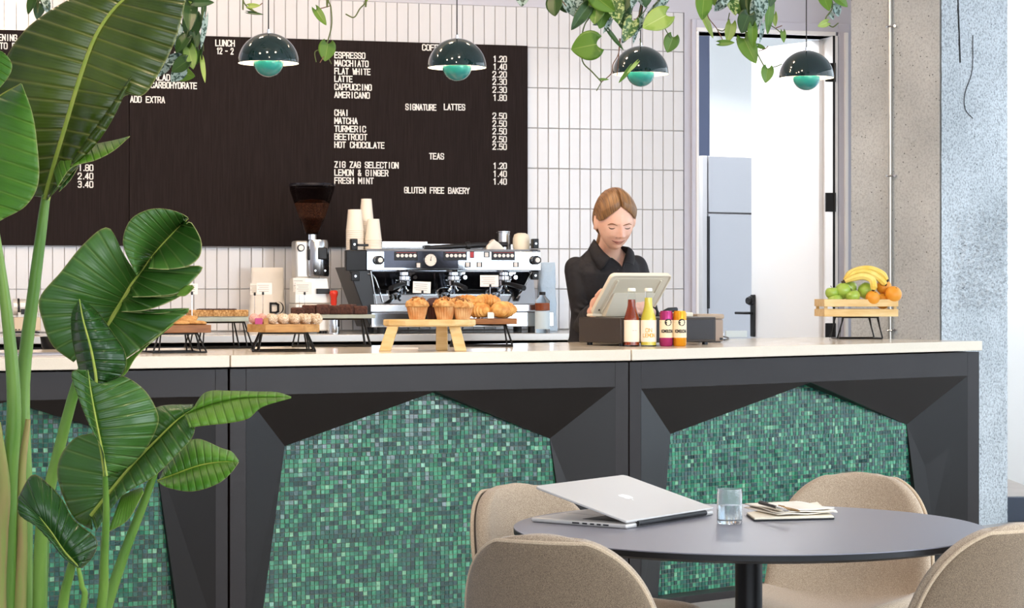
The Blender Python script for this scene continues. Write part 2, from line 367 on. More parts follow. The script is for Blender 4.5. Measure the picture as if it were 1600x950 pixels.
a = WP.uv(1298, 300).x; m = MB(); wbox(m, a-.001, a+.012, 0, ZD, -.032, -.029); m.build('jamb_gap_shade', CABDK, frame, smooth=0)  # dark strip standing in for the shaded gap along the jamb
# ------------------------------------------------------------ concrete column
C0, C1, C2, C3 = Vector((2.176, 11.4, 0)), Vector((1.794, 11.85, 0)), Vector((2.2, 12.27, 0)), Vector((2.60, 11.8, 0))
col = MB(); col.prism([C0, C1, C2, C3], (0, 0, ZC)); colo = struct(col.build('concrete_column', CON1, smooth=0))
def rough(u, v):
    p = C0.lerp(C3, u); z = ZC*v; nrm = Vector(((C3-C0).y, -(C3-C0).x, 0)).normalized()
    zz = P(1500, 320, 11.5).z; z2 = P(1500, 492, 11.5).z
    patch = max(0, min(1, (z-z2)/.05, (zz-z)/.08)) * (1 if u > .25 else max(0, (u-.12)/.13))
    e = noise.noise((u*9, z*22, 3.1))*.5+noise.noise((u*26, z*60, 1.7))*.35+noise.noise((u*60, z*120, 8))*.15
    edge = (.006*noise.noise((z*14, 2, 2)) if (u < .02 or u > .98) else 0)
    return p+nrm*(.012+.003*e+patch*(.020*(noise.noise((u*26, z*64, 5.5))*.6+noise.noise((u*60, z*150, 2.5))*.8)+.004)*(1 if .04 < u < .97 else .2)) + Vector((0, 0, z)) + (C3-C0)*edge
MB().grid(rough, 70, 620).build('broken_face', CON2, colo, smooth=180)
# conduit with clips
pa = C0.lerp(C1, 0); cdp = VPlane((C1.x, C1.y), (C0.x, C0.y)); uu = cdp.uv(1395, 300).x
cn = thing('conduit', 'thin galvanised conduit pipe clipped upright to the grey concrete column', 'pipe', tuple(cdp.w(uu, -.022, 0)), cdp.ang)
MB().cyl((0, 0, .0), (0, 0, ZC-.002), .0115, n=16).build('pipe', mat('galvanised', '#b9b6ae', .3, metal=.9), cn)
for yy in (42, 275, 516):
    z = cdp.uv(1395, yy).z
    MB().tube([(-.018, .02, z), (-.017, -.008, z), (0, -.016, z), (.017, -.008, z), (.018, .02, z)], .005, 8).cyl((.022, .02, z), (.034, -.004, z), .007).build('pipe_clip', STEEL, cn)
# dark slots and cable left on the broken face
rp = VPlane((C0.x, C0.y), (C3.x, C3.y))
cb = MB(); pts = [rp.uv(x, y, -.016) for x, y in ((1520, 55), (1519, 110), (1508, 145), (1508, 170), (1520, 185))]
cb.tube([rp.w(p.x, p.y, p.z) for p in smoothpts(pts, 20)], .0022, 6); cbl = cb.build('loose_cable', BLK); tag(cbl, 'thin black cable stub bent against the pale broken side of the column', 'cable')
p0, p1 = rp.uv(1496, -10, -.012), rp.uv(1500, 98, -.012); m = MB(); m.tube([rp.w(p0.x, -.010, p0.z), rp.w(p1.x, -.010, p1.z)], .007, 8)
m.build('slot', CABDK, colo)
# ------------------------------------------------------------ windows and outside
def window(name, A, B, z0, z1, nm, fm=DKP):
    V = VPlane(A, B); o = MB(); zz = [(0, 0)]
    def b(u0, u1, a, c, t0=-.03, t1=.03): o.prism([V.w(u0, t0, a), V.w(u1, t0, a), V.w(u1, t1, a), V.w(u0, t1, a)], (0, 0, c-a))
    b(0, V.L, z0, z0+.13); b(0, V.L, z1-.08, z1)
    for i in range(nm+1):
        u = V.L*i/nm; b(max(0, u-.03), min(V.L, u+.03), z0+.13, z1-.08)
    f = struct(o.build(name, fm, smooth=0, bevel=.004))
    for i in range(nm):
        g = MB(); a, c = V.L*i/nm+.03, V.L*(i+1)/nm-.03
        g.prism([V.w(a, -.004, z0+.13), V.w(c, -.004, z0+.13), V.w(c, .004, z0+.13), V.w(a, .004, z0+.13)], (0, 0, z1-z0-.21)); g.build('pane', GLASSM, f, smooth=0)
    return f
NAVYF = mat('window_frame_blue', '#2c3646', .4)
window('window_1', (2.50, 11.84), (4.42, 11.84), 0, ZC, 1, NAVYF)
window('window_2', (4.45, 11.84), (4.45, -1.8), 0, ZC, 6, NAVYF)
struct(MB().bx(-12, 30, 11.9+4.2, 70, -.14, -.06).bx(4.5, 30, -10, 16.2, -.14, -.06).build('pavement', mat('pavement', '#cfd4da', .8), smooth=0))
bd = thing('building', 'pale stone building with rows of windows across the street', 'building', (14, 44, -.06))
MB().bx(-9, 12, 0, 6, 0, 16).build('facade', mat('far_stone', '#d9dde2', .8), bd, smooth=0)
for i in range(6):
    for j in range(4):
        x = -7.5+i*3.3; z = 1.2+j*3.9; wn = MB().bx(x, x+1.7, -.06, .02, z, z+2.4).build('window', mat('far_window', '#b9c4d0', .2), bd, smooth=0)
for j in range(4): MB().bx(-9.2, 12.2, -.22, 0, 4.2+j*3.9, 4.5+j*3.9).build('ledge', mat('far_ledge', '#bcc5d3', .8), bd, smooth=0)
tb = thing('pavement_table', 'pale blue-grey outdoor table on the pavement beyond the window', 'table', (4.05, 17.6, -.058))
tm = mat('outdoor_grey', '#a9b6c8', .6)
MB().bx(-.45, .45, -.4, .4, .70, .74).build('table_top', tm, tb, bevel=.01)
for sx in (-.38, .38):
    for sy in (-.33, .33): MB().cyl((sx, sy, 0.002), (sx*.85, sy*.85, .70), .025).build('leg', tm, tb)
# ------------------------------------------------------------ menu board
bp = thing('menu_board', 'wide dark brown wooden menu board with white lettering on the tiled wall', 'menu board', tuple(WP.w(0, 0, BZ0)), WP.ang)
BRD = mat('dark_menu_wood', '#1e1817', .8, spec=.15, var=(3, (60, 2, 2), 5), col2='#282020')
useam = [BU0, WP.uv(201, 200).x, BU1/2+WP.uv(201, 200).x/2+.06, BU1]
useam = [BU0, WP.uv(201, 200).x, BU1]
for a, b in zip(useam, useam[1:]):
    MB().bx(a+.0012, b-.0012, -.030, -.002, 0, BZ1-BZ0).build('board_panel', BRD, bp, smooth=0, bevel=.0015)
LET = mat('white_lettering', '#f2f0ec', .5)
def line(s_, x, y, x1, h=8.6, name='lettering'):
    a = WP.uv(x, y, -.03); b = WP.uv(x1, y, -.03); n = len(s_)-.38*s_.count('.'); sc = (b.x-a.x)
    pitch = sc/(n-.3); hh = h*11.8/F; mbt = MB()
    text(mbt, s_, a.x, a.z-BZ0-hh/2, pitch, hh, .0052, lambda X, Z, k_: Vector((X, -.0302 if k_ == 0 else -.0335, Z)))
    mbt.build(name, LET, bp, smooth=0)
for s_, x, y, x1 in [('ESPRESSO', 523, 86, 570), ('MACCHIATO', 523, 98.5, 575), ('FLAT WHITE', 523, 111, 578), ('LATTE', 523, 123, 550), ('CAPPUCCINO', 523, 135.5, 580), ('AMERICANO', 523, 148, 577),
    ('CHAI', 523, 176, 544), ('MATCHA', 523, 188.5, 558), ('TURMERIC', 523, 201, 571), ('BEETROOT', 523, 213.5, 573), ('HOT CHOCOLATE', 523, 226, 600),
    ('ZIG ZAG SELECTION', 523, 257, 622), ('LEMON & GINGER', 523, 269.5, 606), ('FRESH MINT', 523, 282, 583), ('COFFEE', 660, 74, 697), ('SIGNATURE', 634, 167, 681), ('LATTES', 694, 167, 726),
    ('TEAS', 671, 244, 693), ('GLUTEN FREE BAKERY', 632, 297, 733), ('LUNCH', 337, 67, 366), ('12 - 2', 339, 79.5, 364), ('ENING', -2, 58.5, 26), ('TO F', 0, 71.5, 24),
    ('SALAD', 235, 120.5, 265), ('CARBOHYDRATE', 236, 132.5, 307), ('ADD EXTRA', 204, 155, 257), ('N', 273, 86, 278.5),
    ('1.80', 123, 262, 145), ('2.40', 122, 275, 145), ('3.40', 122, 288, 145),
    ('1.20', 771, 92, 791), ('1.40', 771, 104, 791), ('2.20', 770, 116, 791), ('2.30', 770, 127.5, 791), ('2.30', 770, 140, 791), ('1.80', 771, 152.5, 791),
    ('2.50', 770, 181, 791), ('2.50', 770, 193, 791), ('2.50', 770, 205, 791), ('2.50', 770, 217.5, 791), ('2.50', 770, 229, 791), ('1.20', 771, 259, 791), ('1.40', 771, 271.5, 791), ('1.40', 771, 283.5, 791)]:
    line(s_, x, y, x1)

# ------------------------------------------------------------ bar counter
S1 = Vector((-.991, 7.85)); S2 = Vector((.450, 8.56)); SR = Vector((2.075, 9.92)); S0 = S1-(Vector((0.726, .34)).normalized()*1.62)
FRONT = [S0, S1, S2, SR]; DEPTH = 1.0
def offs(i, off):
    nr = lambda a, b: Vector((-(b-a).y, (b-a).x)).normalized()
    if i == 0: return FRONT[0]+nr(FRONT[0], FRONT[1])*off
    if i == 3: return FRONT[3]+nr(FRONT[2], FRONT[3])*off
    n1 = nr(FRONT[i-1], FRONT[i]); n2 = nr(FRONT[i], FRONT[i+1]); b = (n1+n2).normalized(); return FRONT[i]+b*off/b.dot(n1)
MOS = bpy.data.materials.new('glass_mosaic'); MOS.use_nodes = True; t = MOS.node_tree; B = t.nodes['Principled BSDF']
gi = t.nodes.new('ShaderNodeNewGeometry'); r = t.nodes.new('ShaderNodeValToRGB'); cr = r.color_ramp
cols = ['#173f3a', '#1b5747', '#216850', '#307a5a', '#224d49', '#3a8a66', '#215e50', '#4b9672', '#1d4944', '#78b28c']
cr.interpolation = 'CONSTANT'; cr.elements[0].color = (*lin(cols[0]), 1); cr.elements[1].position = .14; cr.elements[1].color = (*lin(cols[1]), 1)
for i, (ps, c) in enumerate(zip((.27, .40, .53, .64, .75, .85, .93, .965), cols[2:])):
    e = cr.elements.new(ps); e.color = (*lin(c), 1)
t.links.new(gi.outputs['Random Per Island'], r.inputs[0])
co = t.nodes.new('ShaderNodeTexCoord'); nz = t.nodes.new('ShaderNodeTexNoise'); nz.inputs['Scale'].default_value = 110
t.links.new(co.outputs['Object'], nz.inputs['Vector']); mx = t.nodes.new('ShaderNodeMix'); mx.data_type = 'RGBA'; mx.blend_type = 'OVERLAY'; mx.inputs[0].default_value = .55
t.links.new(r.outputs[0], mx.inputs[6]); t.links.new(nz.outputs[0], mx.inputs[7]); t.links.new(mx.outputs[2], B.inputs['Base Color'])
B.inputs['Roughness'].default_value = .16; B.inputs['Coat Weight'].default_value = .4; B.inputs['Coat Roughness'].default_value = .05
b2 = t.nodes.new('ShaderNodeBump'); b2.inputs['Strength'].default_value = .25; b2.inputs['Distance'].default_value = .002; t.links.new(nz.outputs[0], b2.inputs['Height']); t.links.new(b2.outputs[0], B.inputs['Normal'])
MGROUT = mat('mosaic_grout', '#7a7563', .9)
def inside(p, poly):
    c = False; n = len(poly)
    for i in range(n):
        a, b = poly[i], poly[(i+1) % n]
        if (a[1] > p[1]) != (b[1] > p[1]) and p[0] < (b[0]-a[0])*(p[1]-a[1])/(b[1]-a[1])+a[0]: c = not c
    return c
R_ = .09
def section(i, lab, lab2, corners, sh, bott, facbot, tri=None):
    A, Bb = FRONT[i], FRONT[i+1]; V = VPlane(A, Bb); g = .004
    th = thing('bar_counter', lab, 'counter', (A.x, A.y, 0), V.ang, 'bar counter units'); L = V.L
    def loc(v2): d = Vector((v2.x-A.x, v2.y-A.y, 0)); return Vector((d.dot(V.u), d.dot(V.n), 0))
    b0, b1 = loc(offs(i, DEPTH)), loc(offs(i+1, DEPTH))
    def sd(p, q, t): return p.lerp(q, t)
    # stone slab
    f0, f1 = Vector((g/2, -.012, 0)), Vector((L-g/2, -.012, 0))
    sl = thing('worktop', lab2, 'worktop', (A.x, A.y, .958), V.ang, 'worktop slabs')
    MB().prism([f0, f1, b1, b0], (0, 0, .042)).build('slab', SLAB, sl, smooth=0, bevel=.0025)
    # carcass behind the recess
    m = MB(); q = lambda u, o: Vector((u, o, 0))
    m.prism([q(.01, R_+.03), q(L-.01, R_+.03), b1+Vector((-.01, -.02, 0)), b0+Vector((.01, -.02, 0))], (0, 0, .955)); m.build('carcass', CABDK, th, smooth=0)
    ul, ur, zt_l, zt_r = corners; zb = .03; zt = (zt_l+zt_r)/2
    for nm, (a, b, c, d) in {'left_stile': (.004, ul, 0, .952), 'right_stile': (ur, L-.004, 0, .952), 'top_rail': (ul, ur, zt, .952), 'plinth': (ul, ur, 0, zb)}.items():
        MB().bx(a, b, .004, R_+.028, c, d).build('frame_'+nm.split('_')[-1] if nm != 'plinth' else 'plinth', CAB, th, smooth=0, bevel=.0015)
    (pu, pz), (lu, lz), (ru, rz_) = sh; (blu,), (bru,) = bott
    lipL, lipR = facbot
    T = .008; nrm = Vector((0, -1, 0))
    LC, RC, PK = Vector((ul, .004, zt)), Vector((ur, .004, zt)), Vector((pu, .004, zt))
    SL_, SR_ = Vector((lu, R_-.006, lz)), Vector((ru, R_-.006, rz_))
    LB, RB = Vector((ul, .004, zb)), Vector((ur, .004, zb)); lb, rb = Vector((blu-lipL, R_*.45, zb)), Vector((bru+lipR, R_*.45, zb))
    def facet(pts, name='facet_panel'):
        m = MB(); v = Vector((0, .010, 0)); m.prism(pts, v); m.build(name, CABF, th, smooth=0)
    facet([LC, PK, SL_]); facet([PK, RC, SR_]); facet([LC, SL_, lb, LB]); facet([RC, RB, rb, SR_])
    m = MB()                            # returns that close the gap behind the facets
    for a, b in ((PK, SL_), (PK, SR_), (SL_, lb), (SR_, rb)):
        a2, b2 = Vector((a.x, R_+.004, a.z)), Vector((b.x, R_+.004, b.z)); m.prism([a+Vector((0, .009, 0)), b+Vector((0, .009, 0)), b2, a2], (.002, 0, .002))
    m.build('recess_return', CABDK, th, smooth=0)
    MB().bx(ul-.002, ur+.002, R_, R_+.03, 0, .95).build('mosaic_backing', MGROUT, th, smooth=0)
    poly = [(pu, zt+.01), (ru+.01, rz_+.01), (bru+.03, zb), (blu-.03, zb), (lu-.01, lz+.01)]
    m = MB(); pw, ph = .0172, .0164; rs = random.Random(3+i)
    nz_ = int(.95/ph)
    for jz in range(nz_):
        z = zb+ph*(jz+.5); sheet = jz//18; ofs = (sheet*7 % 5)*.0031
        for iu in range(int(L/pw)+2):
            sh2 = iu//18; u = iu*pw+ofs
            if not inside((u, z), poly): continue
            hx, hz = pw/2-rs.uniform(.0006, .0016), ph/2-rs.uniform(.0006, .0015)
            zz = z+(sh2*5 % 4)*.0009; rx, rz2 = rs.gauss(0, .035), rs.gauss(0, .035); y0 = R_-.004+rs.uniform(-.0008, .0008)
            P4 = [(u-hx, zz-hz), (u+hx, zz-hz), (u+hx, zz+hz), (u-hx, zz+hz)]
            fr_ = [Vector((a, y0+(a-u)*rx+(b-zz)*rz2, b)) for a, b in P4]; bk = [Vector((a, R_+.001, b)) for a, b in P4]
            m.add(fr_+bk, [(0, 1, 2, 3), (0, 4, 5, 1), (1, 5, 6, 2), (2, 6, 7, 3), (3, 7, 4, 0)])
    m.build('mosaic', MOS, th, smooth=0, kind='stuff')
    return V
def pz(V, x, y, o=0): q = V.uv(x, y, o); return q.x, q.z
V1 = VPlane(S1, S2); V2 = VPlane(S2, SR); V0 = VPlane(S0, S1)
c = (pz(V1, 385, 615)[0], pz(V1, 962, 606)[0], pz(V1, 390, 617)[1], pz(V1, 960, 606)[1])
section(1, 'charcoal faceted bar unit in the middle, green mosaic behind the two left chairs', 'pale stone worktop slab carrying the muffins and brownies',
    c, (pz(V1, 682, 612), pz(V1, 444, 697, R_), pz(V1, 858, 685, R_)), ((pz(V1, 404, 950, R_)[0],), (pz(V1, 886, 950, R_)[0],)), (.01, .01))
c = (pz(V2, 1003, 605)[0], pz(V2, 1513, 590)[0], pz(V2, 1003, 605)[1], pz(V2, 1513, 590)[1])
section(2, 'charcoal faceted bar unit at the right end beside the concrete column', 'pale stone worktop slab carrying the fruit crate',
    c, (pz(V2, 1268, 598), pz(V2, 1046, 678, R_), pz(V2, 1415, 663, R_)), ((pz(V2, 1017, 950, R_)[0],), (pz(V2, 1440, 950, R_)[0],)), (.01, -.04))
c = (pz(V0, -150, 625)[0] if False else .06, pz(V0, 337, 619)[0], pz(V0, 10, 628)[1], pz(V0, 330, 619)[1])
section(0, 'charcoal faceted bar unit at the left behind the big leafy plant', 'pale stone worktop slab behind the big leafy plant',
    c, (pz(V0, 15, 622), (pz(V0, -200, 700, R_)[0] if False else .20, .69), pz(V0, 240, 697, R_)), ((.14,), (pz(V0, 272, 950, R_)[0],)), (.01, .01))
# ------------------------------------------------------------ back counter
bc = thing('back_counter', 'steel edged back worktop below the tiled wall with the coffee machine', 'counter', tuple(WP.w(0, 0, 0)), WP.ang)
ue = WP.uv(1058, 500).x
MB().bx(-1.4, ue, -.70, -.006, .972, 1.008).build('worktop', mat('back_steel', '#cfcdca', .25, metal=.6), bc, smooth=0, bevel=.003)
x = -1.4
for a, b in ((-1.4, -.1), (-.1, 1.27), (1.27, 2.55), (2.55, ue)):
    MB().bx(a+.002, b-.002, -.66, -.006, .05, .955).build('cabinet', CABDK, bc, smooth=0)
    MB().bx(a+.006, b-.006, -.675, -.66, .06, .93).build('cabinet_door', CREAM, bc, smooth=0, bevel=.003)
# ------------------------------------------------------------ round table
TC = Vector((.503, 4.76, 0)); TZ = .73
TOPM = mat('table_top_nano', '#84838c', .34, spec=.45, bump=(300, .03, .001)); EDGE = mat('table_edge', '#0f0f12', .45)
tb = thing('round_table', 'round dark grey cafe table with black edge on a single black column', 'table', tuple(TC))
MB().lathe([(0, 0), (.4995, 0), (.4995, -.002), (0, -.002)], (0, 0, TZ), 128).build('table_top', TOPM, tb, smooth=30)
MB().lathe([(0, -.0025), (.500, -.0025), (.4995, -.013), (.470, -.021), (0, -.021)], (0, 0, TZ), 128).build('table_edge', EDGE, tb, smooth=30)
MB().cyl((0, 0, .02), (0, 0, TZ-.03), .029, n=32).build('column', BLK, tb)
MB().lathe([(0, -.0212), (.10, -.0212), (.10, -.028), (0, -.028)], (0, 0, TZ), 32).build('mounting_plate', BLK, tb)
MB().lathe([(0, 0), (.30, 0), (.30, .008), (.06, .018), (.03, .03), (0, .03)], (0, 0, 0), 64).build('base_plate', BLK, tb)
# ------------------------------------------------------------ upholstered shell chairs
def fabric(n, a, b, sc=650):
    m = bpy.data.materials.new(n); m.use_nodes = True; t = m.node_tree; B = t.nodes['Principled BSDF']; B.inputs['Roughness'].default_value = .95
    B.inputs['Sheen Weight'].default_value = .25; B.inputs['Specular IOR Level'].default_value = .15
    co = t.nodes.new('ShaderNodeTexCoord'); v = t.nodes.new('ShaderNodeTexNoise'); v.inputs['Scale'].default_value = sc; v.inputs['Detail'].default_value = 2
    r = t.nodes.new('ShaderNodeValToRGB'); r.color_ramp.elements[0].position = .40; r.color_ramp.elements[1].position = .62
    r.color_ramp.elements[0].color = (*lin(a), 1); r.color_ramp.elements[1].color = (*lin(b), 1)
    bp = t.nodes.new('ShaderNodeBump'); bp.inputs['Strength'].default_value = .5; bp.inputs['Distance'].default_value = .002
    t.links.new(co.outputs['Object'], v.inputs['Vector']); t.links.new(v.outputs[0], r.inputs[0]); t.links.new(r.outputs[0], B.inputs['Base Color'])
    t.links.new(v.outputs[0], bp.inputs['Height']); t.links.new(bp.outputs[0], B.inputs['Normal']); return m
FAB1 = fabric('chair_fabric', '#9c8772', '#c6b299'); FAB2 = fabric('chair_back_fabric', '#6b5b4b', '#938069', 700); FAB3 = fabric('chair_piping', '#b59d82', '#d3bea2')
PROF = smoothpts([Vector((0, .245, .425)), Vector((0, .20, .452)), Vector((0, .02, .440)), Vector((0, -.13, .442)), Vector((0, -.205, .485)), Vector((0, -.245, .58)), Vector((0, -.270, .68)), Vector((0, -.292, .775))], 60)
def shell(u, v, sc=1.0):
    """u -1..1 across, v 0..1 from the seat's front edge to the top of the back"""
    p = 4.2; uu = u
    vv = .5+(v-.5)*(1-(1-sc)*.42)
    c = along(PROF, vv)
    wmax = .215 if vv < .45 else .215+(.205-.215)*(vv-.45)/.55
    wv = wmax*max(0, 1-abs(2*vv-1)**p/ (1.0))**(1/2.6)
    wv = wv*sc
    x = uu*wv
    k = (x/.21)**2
    b = max(0, min(1, (vv-.40)/.25)); b = b*b*(3-2*b)
    y = c.y+b*.085*k; z = c.z+(1-b)*.055*k+.02*b*k*(1-b)
    return Vector((x, y, z))
def nrm_at(u, v, sc):
    e = .01; a = shell(min(1, u+e), v, sc)-shell(max(-1, u-e), v, sc); b = shell(u, min(1, v+e), sc)-shell(u, max(0, v-e), sc)
    n = a.cross(b); return n.normalized() if n.length > 1e-9 else Vector((0, 0, 1))
def vmap(t): return .5-.5*cos(pi*t)
CEN = Vector((0, .05, .75))
def layer(off0, off1, sc, nu=36, nv=72):
    """closed padded layer between two offsets of the shell surface"""
    A = []; B = []; mb = MB()
    for j in range(nv+1):
        v = .004+.992*vmap(j/nv)
        for i in range(nu+1):
            u = -1+2*vmap(i/nu)*1.0
            n = nrm_at(u, v, sc)
            if n.dot(CEN-shell(u, v, sc)) < 0: n = -n
            e = min(1, (1-abs(u))*7)*min(1, min(v, 1-v)*22)
            e = sqrt(max(0, 1-(1-e)**2)); mid = (off0+off1)/2
            s_ = shell(u, v, sc)
            A.append(s_+n*(mid+(off1-mid)*e)); B.append(s_+n*(mid+(off0-mid)*e))
    q = []
    N = len(A); W_ = nu+1
    for j in range(nv):
        for i in range(nu):
            a = j*W_+i; q.append((a, a+1, a+W_+1, a+W_)); q.append((N+a, N+a+W_, N+a+W_+1, N+a+1))
    rim = [i for i in range(W_)]+[j*W_+nu for j in range(1, nv+1)]+[nv*W_+i for i in range(nu-1, -1, -1)]+[j*W_ for j in range(nv-1, 0, -1)]
    for k in range(len(rim)):
        a, b = rim[k], rim[(k+1) % len(rim)]; q.append((a, N+a, N+b, b))
    mb.add(A+B, q); return mb
def rimpts(off, sc, n=140):
    pts = []
    def pt(u, v):
        nn = nrm_at(u, v, sc)
        if nn.dot(CEN-shell(u, v, sc)) < 0: nn = -nn
        return shell(u, v, sc)+nn*off
    for i in range(20): pts.append(pt(-1+2*vmap(i/20), .0045))
    for j in range(60): pts.append(pt(1, .004+.992*vmap(j/60)))
    for i in range(20): pts.append(pt(1-2*vmap(i/20), .9955))
    for j in range(60): pts.append(pt(-1, .996-.992*vmap(j/60)))
    out = [pts[0]]
    for p in pts[1:]:
        if (p-out[-1]).length > .006: out.append(p)
    return out
def chair(label, x, y, rz):
    t = thing('upholstered_chair', label, 'chair', (x, y, 0), rz, 'upholstered shell chairs')
    layer(-.006, .030, 1.0).build('seat_shell', FAB1, t, smooth=180, weld=True)
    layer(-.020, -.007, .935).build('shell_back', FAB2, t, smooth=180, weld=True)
    MB().tube(rimpts(-.011, .950), .0045, 8, closed=True).build('piping', FAB3, t)
    for sx in (-1, 1):
        for y0, y1 in ((.14, .20), (-.12, -.20)):
            MB().tube([(sx*.10, y0*.8, .415), (sx*.13, y0, .405), (sx*.20, y1, .006)], [.012, .012, .008], 12).cyl((sx*.20, y1, 0), (sx*.20, y1, .008), .010).build('leg', BLK, t)
    MB().box((0, 0, .412), (.22, .30, .010)).build('seat_plate', BLK, t, bevel=.002)
    return t
c1 = chair('beige upholstered chair with its back to the viewer at the near left of the table', .105, 4.15+.25, 0)
def at(t, x, y, ang):
    t.rotation_euler = (0, 0, ang); t.location = (x, y, 0)
def place(bx, by, face, t):              # (bx, by): where the top of the backrest stands
    ang = atan2(face[1], face[0])-pi/2; off = Matrix.Rotation(ang, 3, 'Z') @ Vector((0, -.285, 0)); at(t, bx-off.x, by-off.y, ang)
place(.055, 4.20, (.33, .75), c1)
c2 = dup(c1, label='beige upholstered chair cut by the right edge, nearest on the right of the round table'); place(1.00, 4.40, (-.55, .72), c2)
c3 = dup(c1, label='beige upholstered chair facing the viewer at the far right of the round table'); place(.875, 5.62, (-.36, -.90), c3)
c4 = dup(c1, label='beige upholstered chair on the far left of the table, partly behind the laptop'); place(-.005, 5.30, (.62, -.66), c4)
# ------------------------------------------------------------ laptop
ALU = mat('aluminium', '#d6d2ce', .38, metal=.35, spec=.5); ALD = mat('keyboard_black', '#17171a', .5)
F1, F2, F3 = onz(868, 811, TZ), onz(979, 827, TZ), onz(1121, 804, TZ)
hx = (F3-F2); hx.z = 0; hx.normalize(); wx = Vector((-hx.y, hx.x, 0)); LW, LD = .359, .247
lp = thing('laptop', 'silver laptop with nearly closed lid resting on the round table', 'laptop', (F2.x, F2.y, TZ+.0005), atan2(hx.y, hx.x))
# local: x along hinge, y towards the open side
MB().bx(0, LW, 0, LD, 0, .010).build('base', ALU, lp, bevel=.004, seg=3)
MB().bx(.035, LW-.035, .035, .135, .0100, .0106).build('keyboard', ALD, lp, smooth=0)
MB().bx(.12, LW-.12, .145, .235, .0100, .0103).build('trackpad', mat('trackpad', '#aaa8a6', .3, metal=.5), lp, smooth=0)
for i, (a, wd_) in enumerate(((.045, .014), (.065, .010), (.082, .010), (.10, .012), (.12, .018))):
    MB().bx(-.0006, .001, a, a+wd_, .0035, .0065).build('port', ALD, lp, smooth=0)
MB().cyl((.04, -.001, .008), (LW-.04, -.001, .008), .006).build('hinge', ALD, lp)
al = radians(14.5); Rl = Matrix.Rotation(al, 3, 'X')
m = MB(); cr_ = .014; outl = []
for cx_, cy_, a0 in ((LW-cr_, cr_*.2, -90), (LW-cr_, LD-cr_, 0), (cr_, LD-cr_, 90), (cr_, cr_*.2, 180)):
    rr = cr_ if cy_ > .1 else .003
    for k in range(7):
        a = radians(a0+k*15); outl.append(Vector((cx_+(cr_ if cy_ > .1 else cr_)*cos(a), max(-.002, cy_+rr*sin(a)), 0)))
m.prism(outl, (0, 0, .0055)); lid_m = MB(); lid_m.add([Rl @ Vector(v)+Vector((0, 0, .0115)) for v in m.v], m.f)
lid = lid_m.build('lid', ALU, lp, bevel=.0015)
m = MB(); m.bx(.012, LW-.012, .012, LD-.012, -.0006, -.0001); q = MB(); q.add([Rl @ Vector(v)+Vector((0, 0, .0115)) for v in m.v], m.f); q.build('screen', ALD, lid, smooth=0)
# emblem on the lid: fruit outline with a bite and a leaf
ap = []
for k in range(40):
    a = 2*pi*k/40; r = .017*(1+.05*cos(2*a)); x_, y_ = r*cos(a)*.98, r*sin(a)
    y_ -= .0035*math.exp(-((a-pi/2)/.32)**2); y_ += .0018*math.exp(-((a-3*pi/2)/.28)**2)
    if sqrt((x_-.0205)**2+(y_-.003)**2) < .0085:
        d = Vector((x_-.0205, y_-.003)).normalized()*.0085; x_, y_ = .0205+d.x, .003+d.y
    ap.append((x_, y_))
lf_ = [(.001+.0075*t_*.6+.003*sin(pi*t_), .0175+.009*t_) for t_ in [i/6 for i in range(7)]]+[(.001+.0075*t_*.6-.001*sin(pi*t_)*1.2, .0175+.009*t_) for t_ in [i/6 for i in range(5, 0, -1)]]
q = MB()
for poly in (ap, lf_):
    pts = [Rl @ Vector((LW/2-x_, LD*.50-y_, .0056))+Vector((0, 0, .0115)) for x_, y_ in poly]
    q.prism(pts, Rl @ Vector((0, 0, .0004)))
em = MB(); em.v = q.v; em.f = q.f; em.build('emblem', mat('emblem_white', '#f6f6f4', .3), lid, smooth=0, kind=None)
# ------------------------------------------------------------ glass of water, napkins, pens
CG = mat('clear_glass', '#ffffff', .02, trans=1, ior=1.45); WAT = mat('water', '#f4fbff', .0, trans=1, ior=1.33)
FG = mat('ribbed_glass', '#f2f6f8', .12, trans=.92, ior=1.4, bump=(200, .15, .001))
g = onz(1140, 818, TZ); gt = thing('water_glass', 'small clear tumbler half full of water beside the laptop', 'glass', (g.x, g.y, TZ+.0006))
MB().lathe([(0, 0), (.0255, 0), (.0272, .003), (.0272, .066), (.0262, .074), (.0245, .074), (.0247, .066), (.0247, .010), (.020, .007), (0, .007)], n=48).build('tumbler', FG, gt, smooth=50)
MB().lathe([(0, .0075), (.0243, .0085), (.0243, .040), (0, .040)], n=40).build('water', WAT, gt)
a = onz(1166, 806, TZ); b = onz(1178, 815, TZ); c = onz(1304, 812, TZ); d = onz(1278, 789, TZ)
nb = thing('notebook', 'thin black-backed cream notepad under the folded napkins on the round table', 'notebook', (b.x, b.y, TZ+.0006))
L_ = lambda p, z=0: Vector((p.x-b.x, p.y-b.y, z))
MB().prism([L_(b), L_(c), L_(d), L_(a)], (0, 0, .003)).build('cover', ALD, nb, smooth=0, bevel=.001)
sh = lambda k: [L_(b)*(1-k)+k*(L_(a)+L_(b)+L_(c)+L_(d))/4, L_(c)*(1-k)+k*(L_(a)+L_(b)+L_(c)+L_(d))/4, L_(d)*(1-k)+k*(L_(a)+L_(b)+L_(c)+L_(d))/4, L_(a)*(1-k)+k*(L_(a)+L_(b)+L_(c)+L_(d))/4]
MB().prism([p+Vector((0, 0, .0032)) for p in sh(.015)], (0, 0, .004)).build('pages', mat('page_cream', '#efe5d0', .8), nb, smooth=0, bevel=.001)
NAP = mat('napkin', '#f0e7d8', .9, bump=(40, .4, .004))
zz = TZ+.0085
nlab = ['cream paper napkin lying lowest of the three in the stack on the notepad', 'cream paper napkin in the middle of the stack on the notepad', 'cream paper napkin on top of the stack, under the pens']
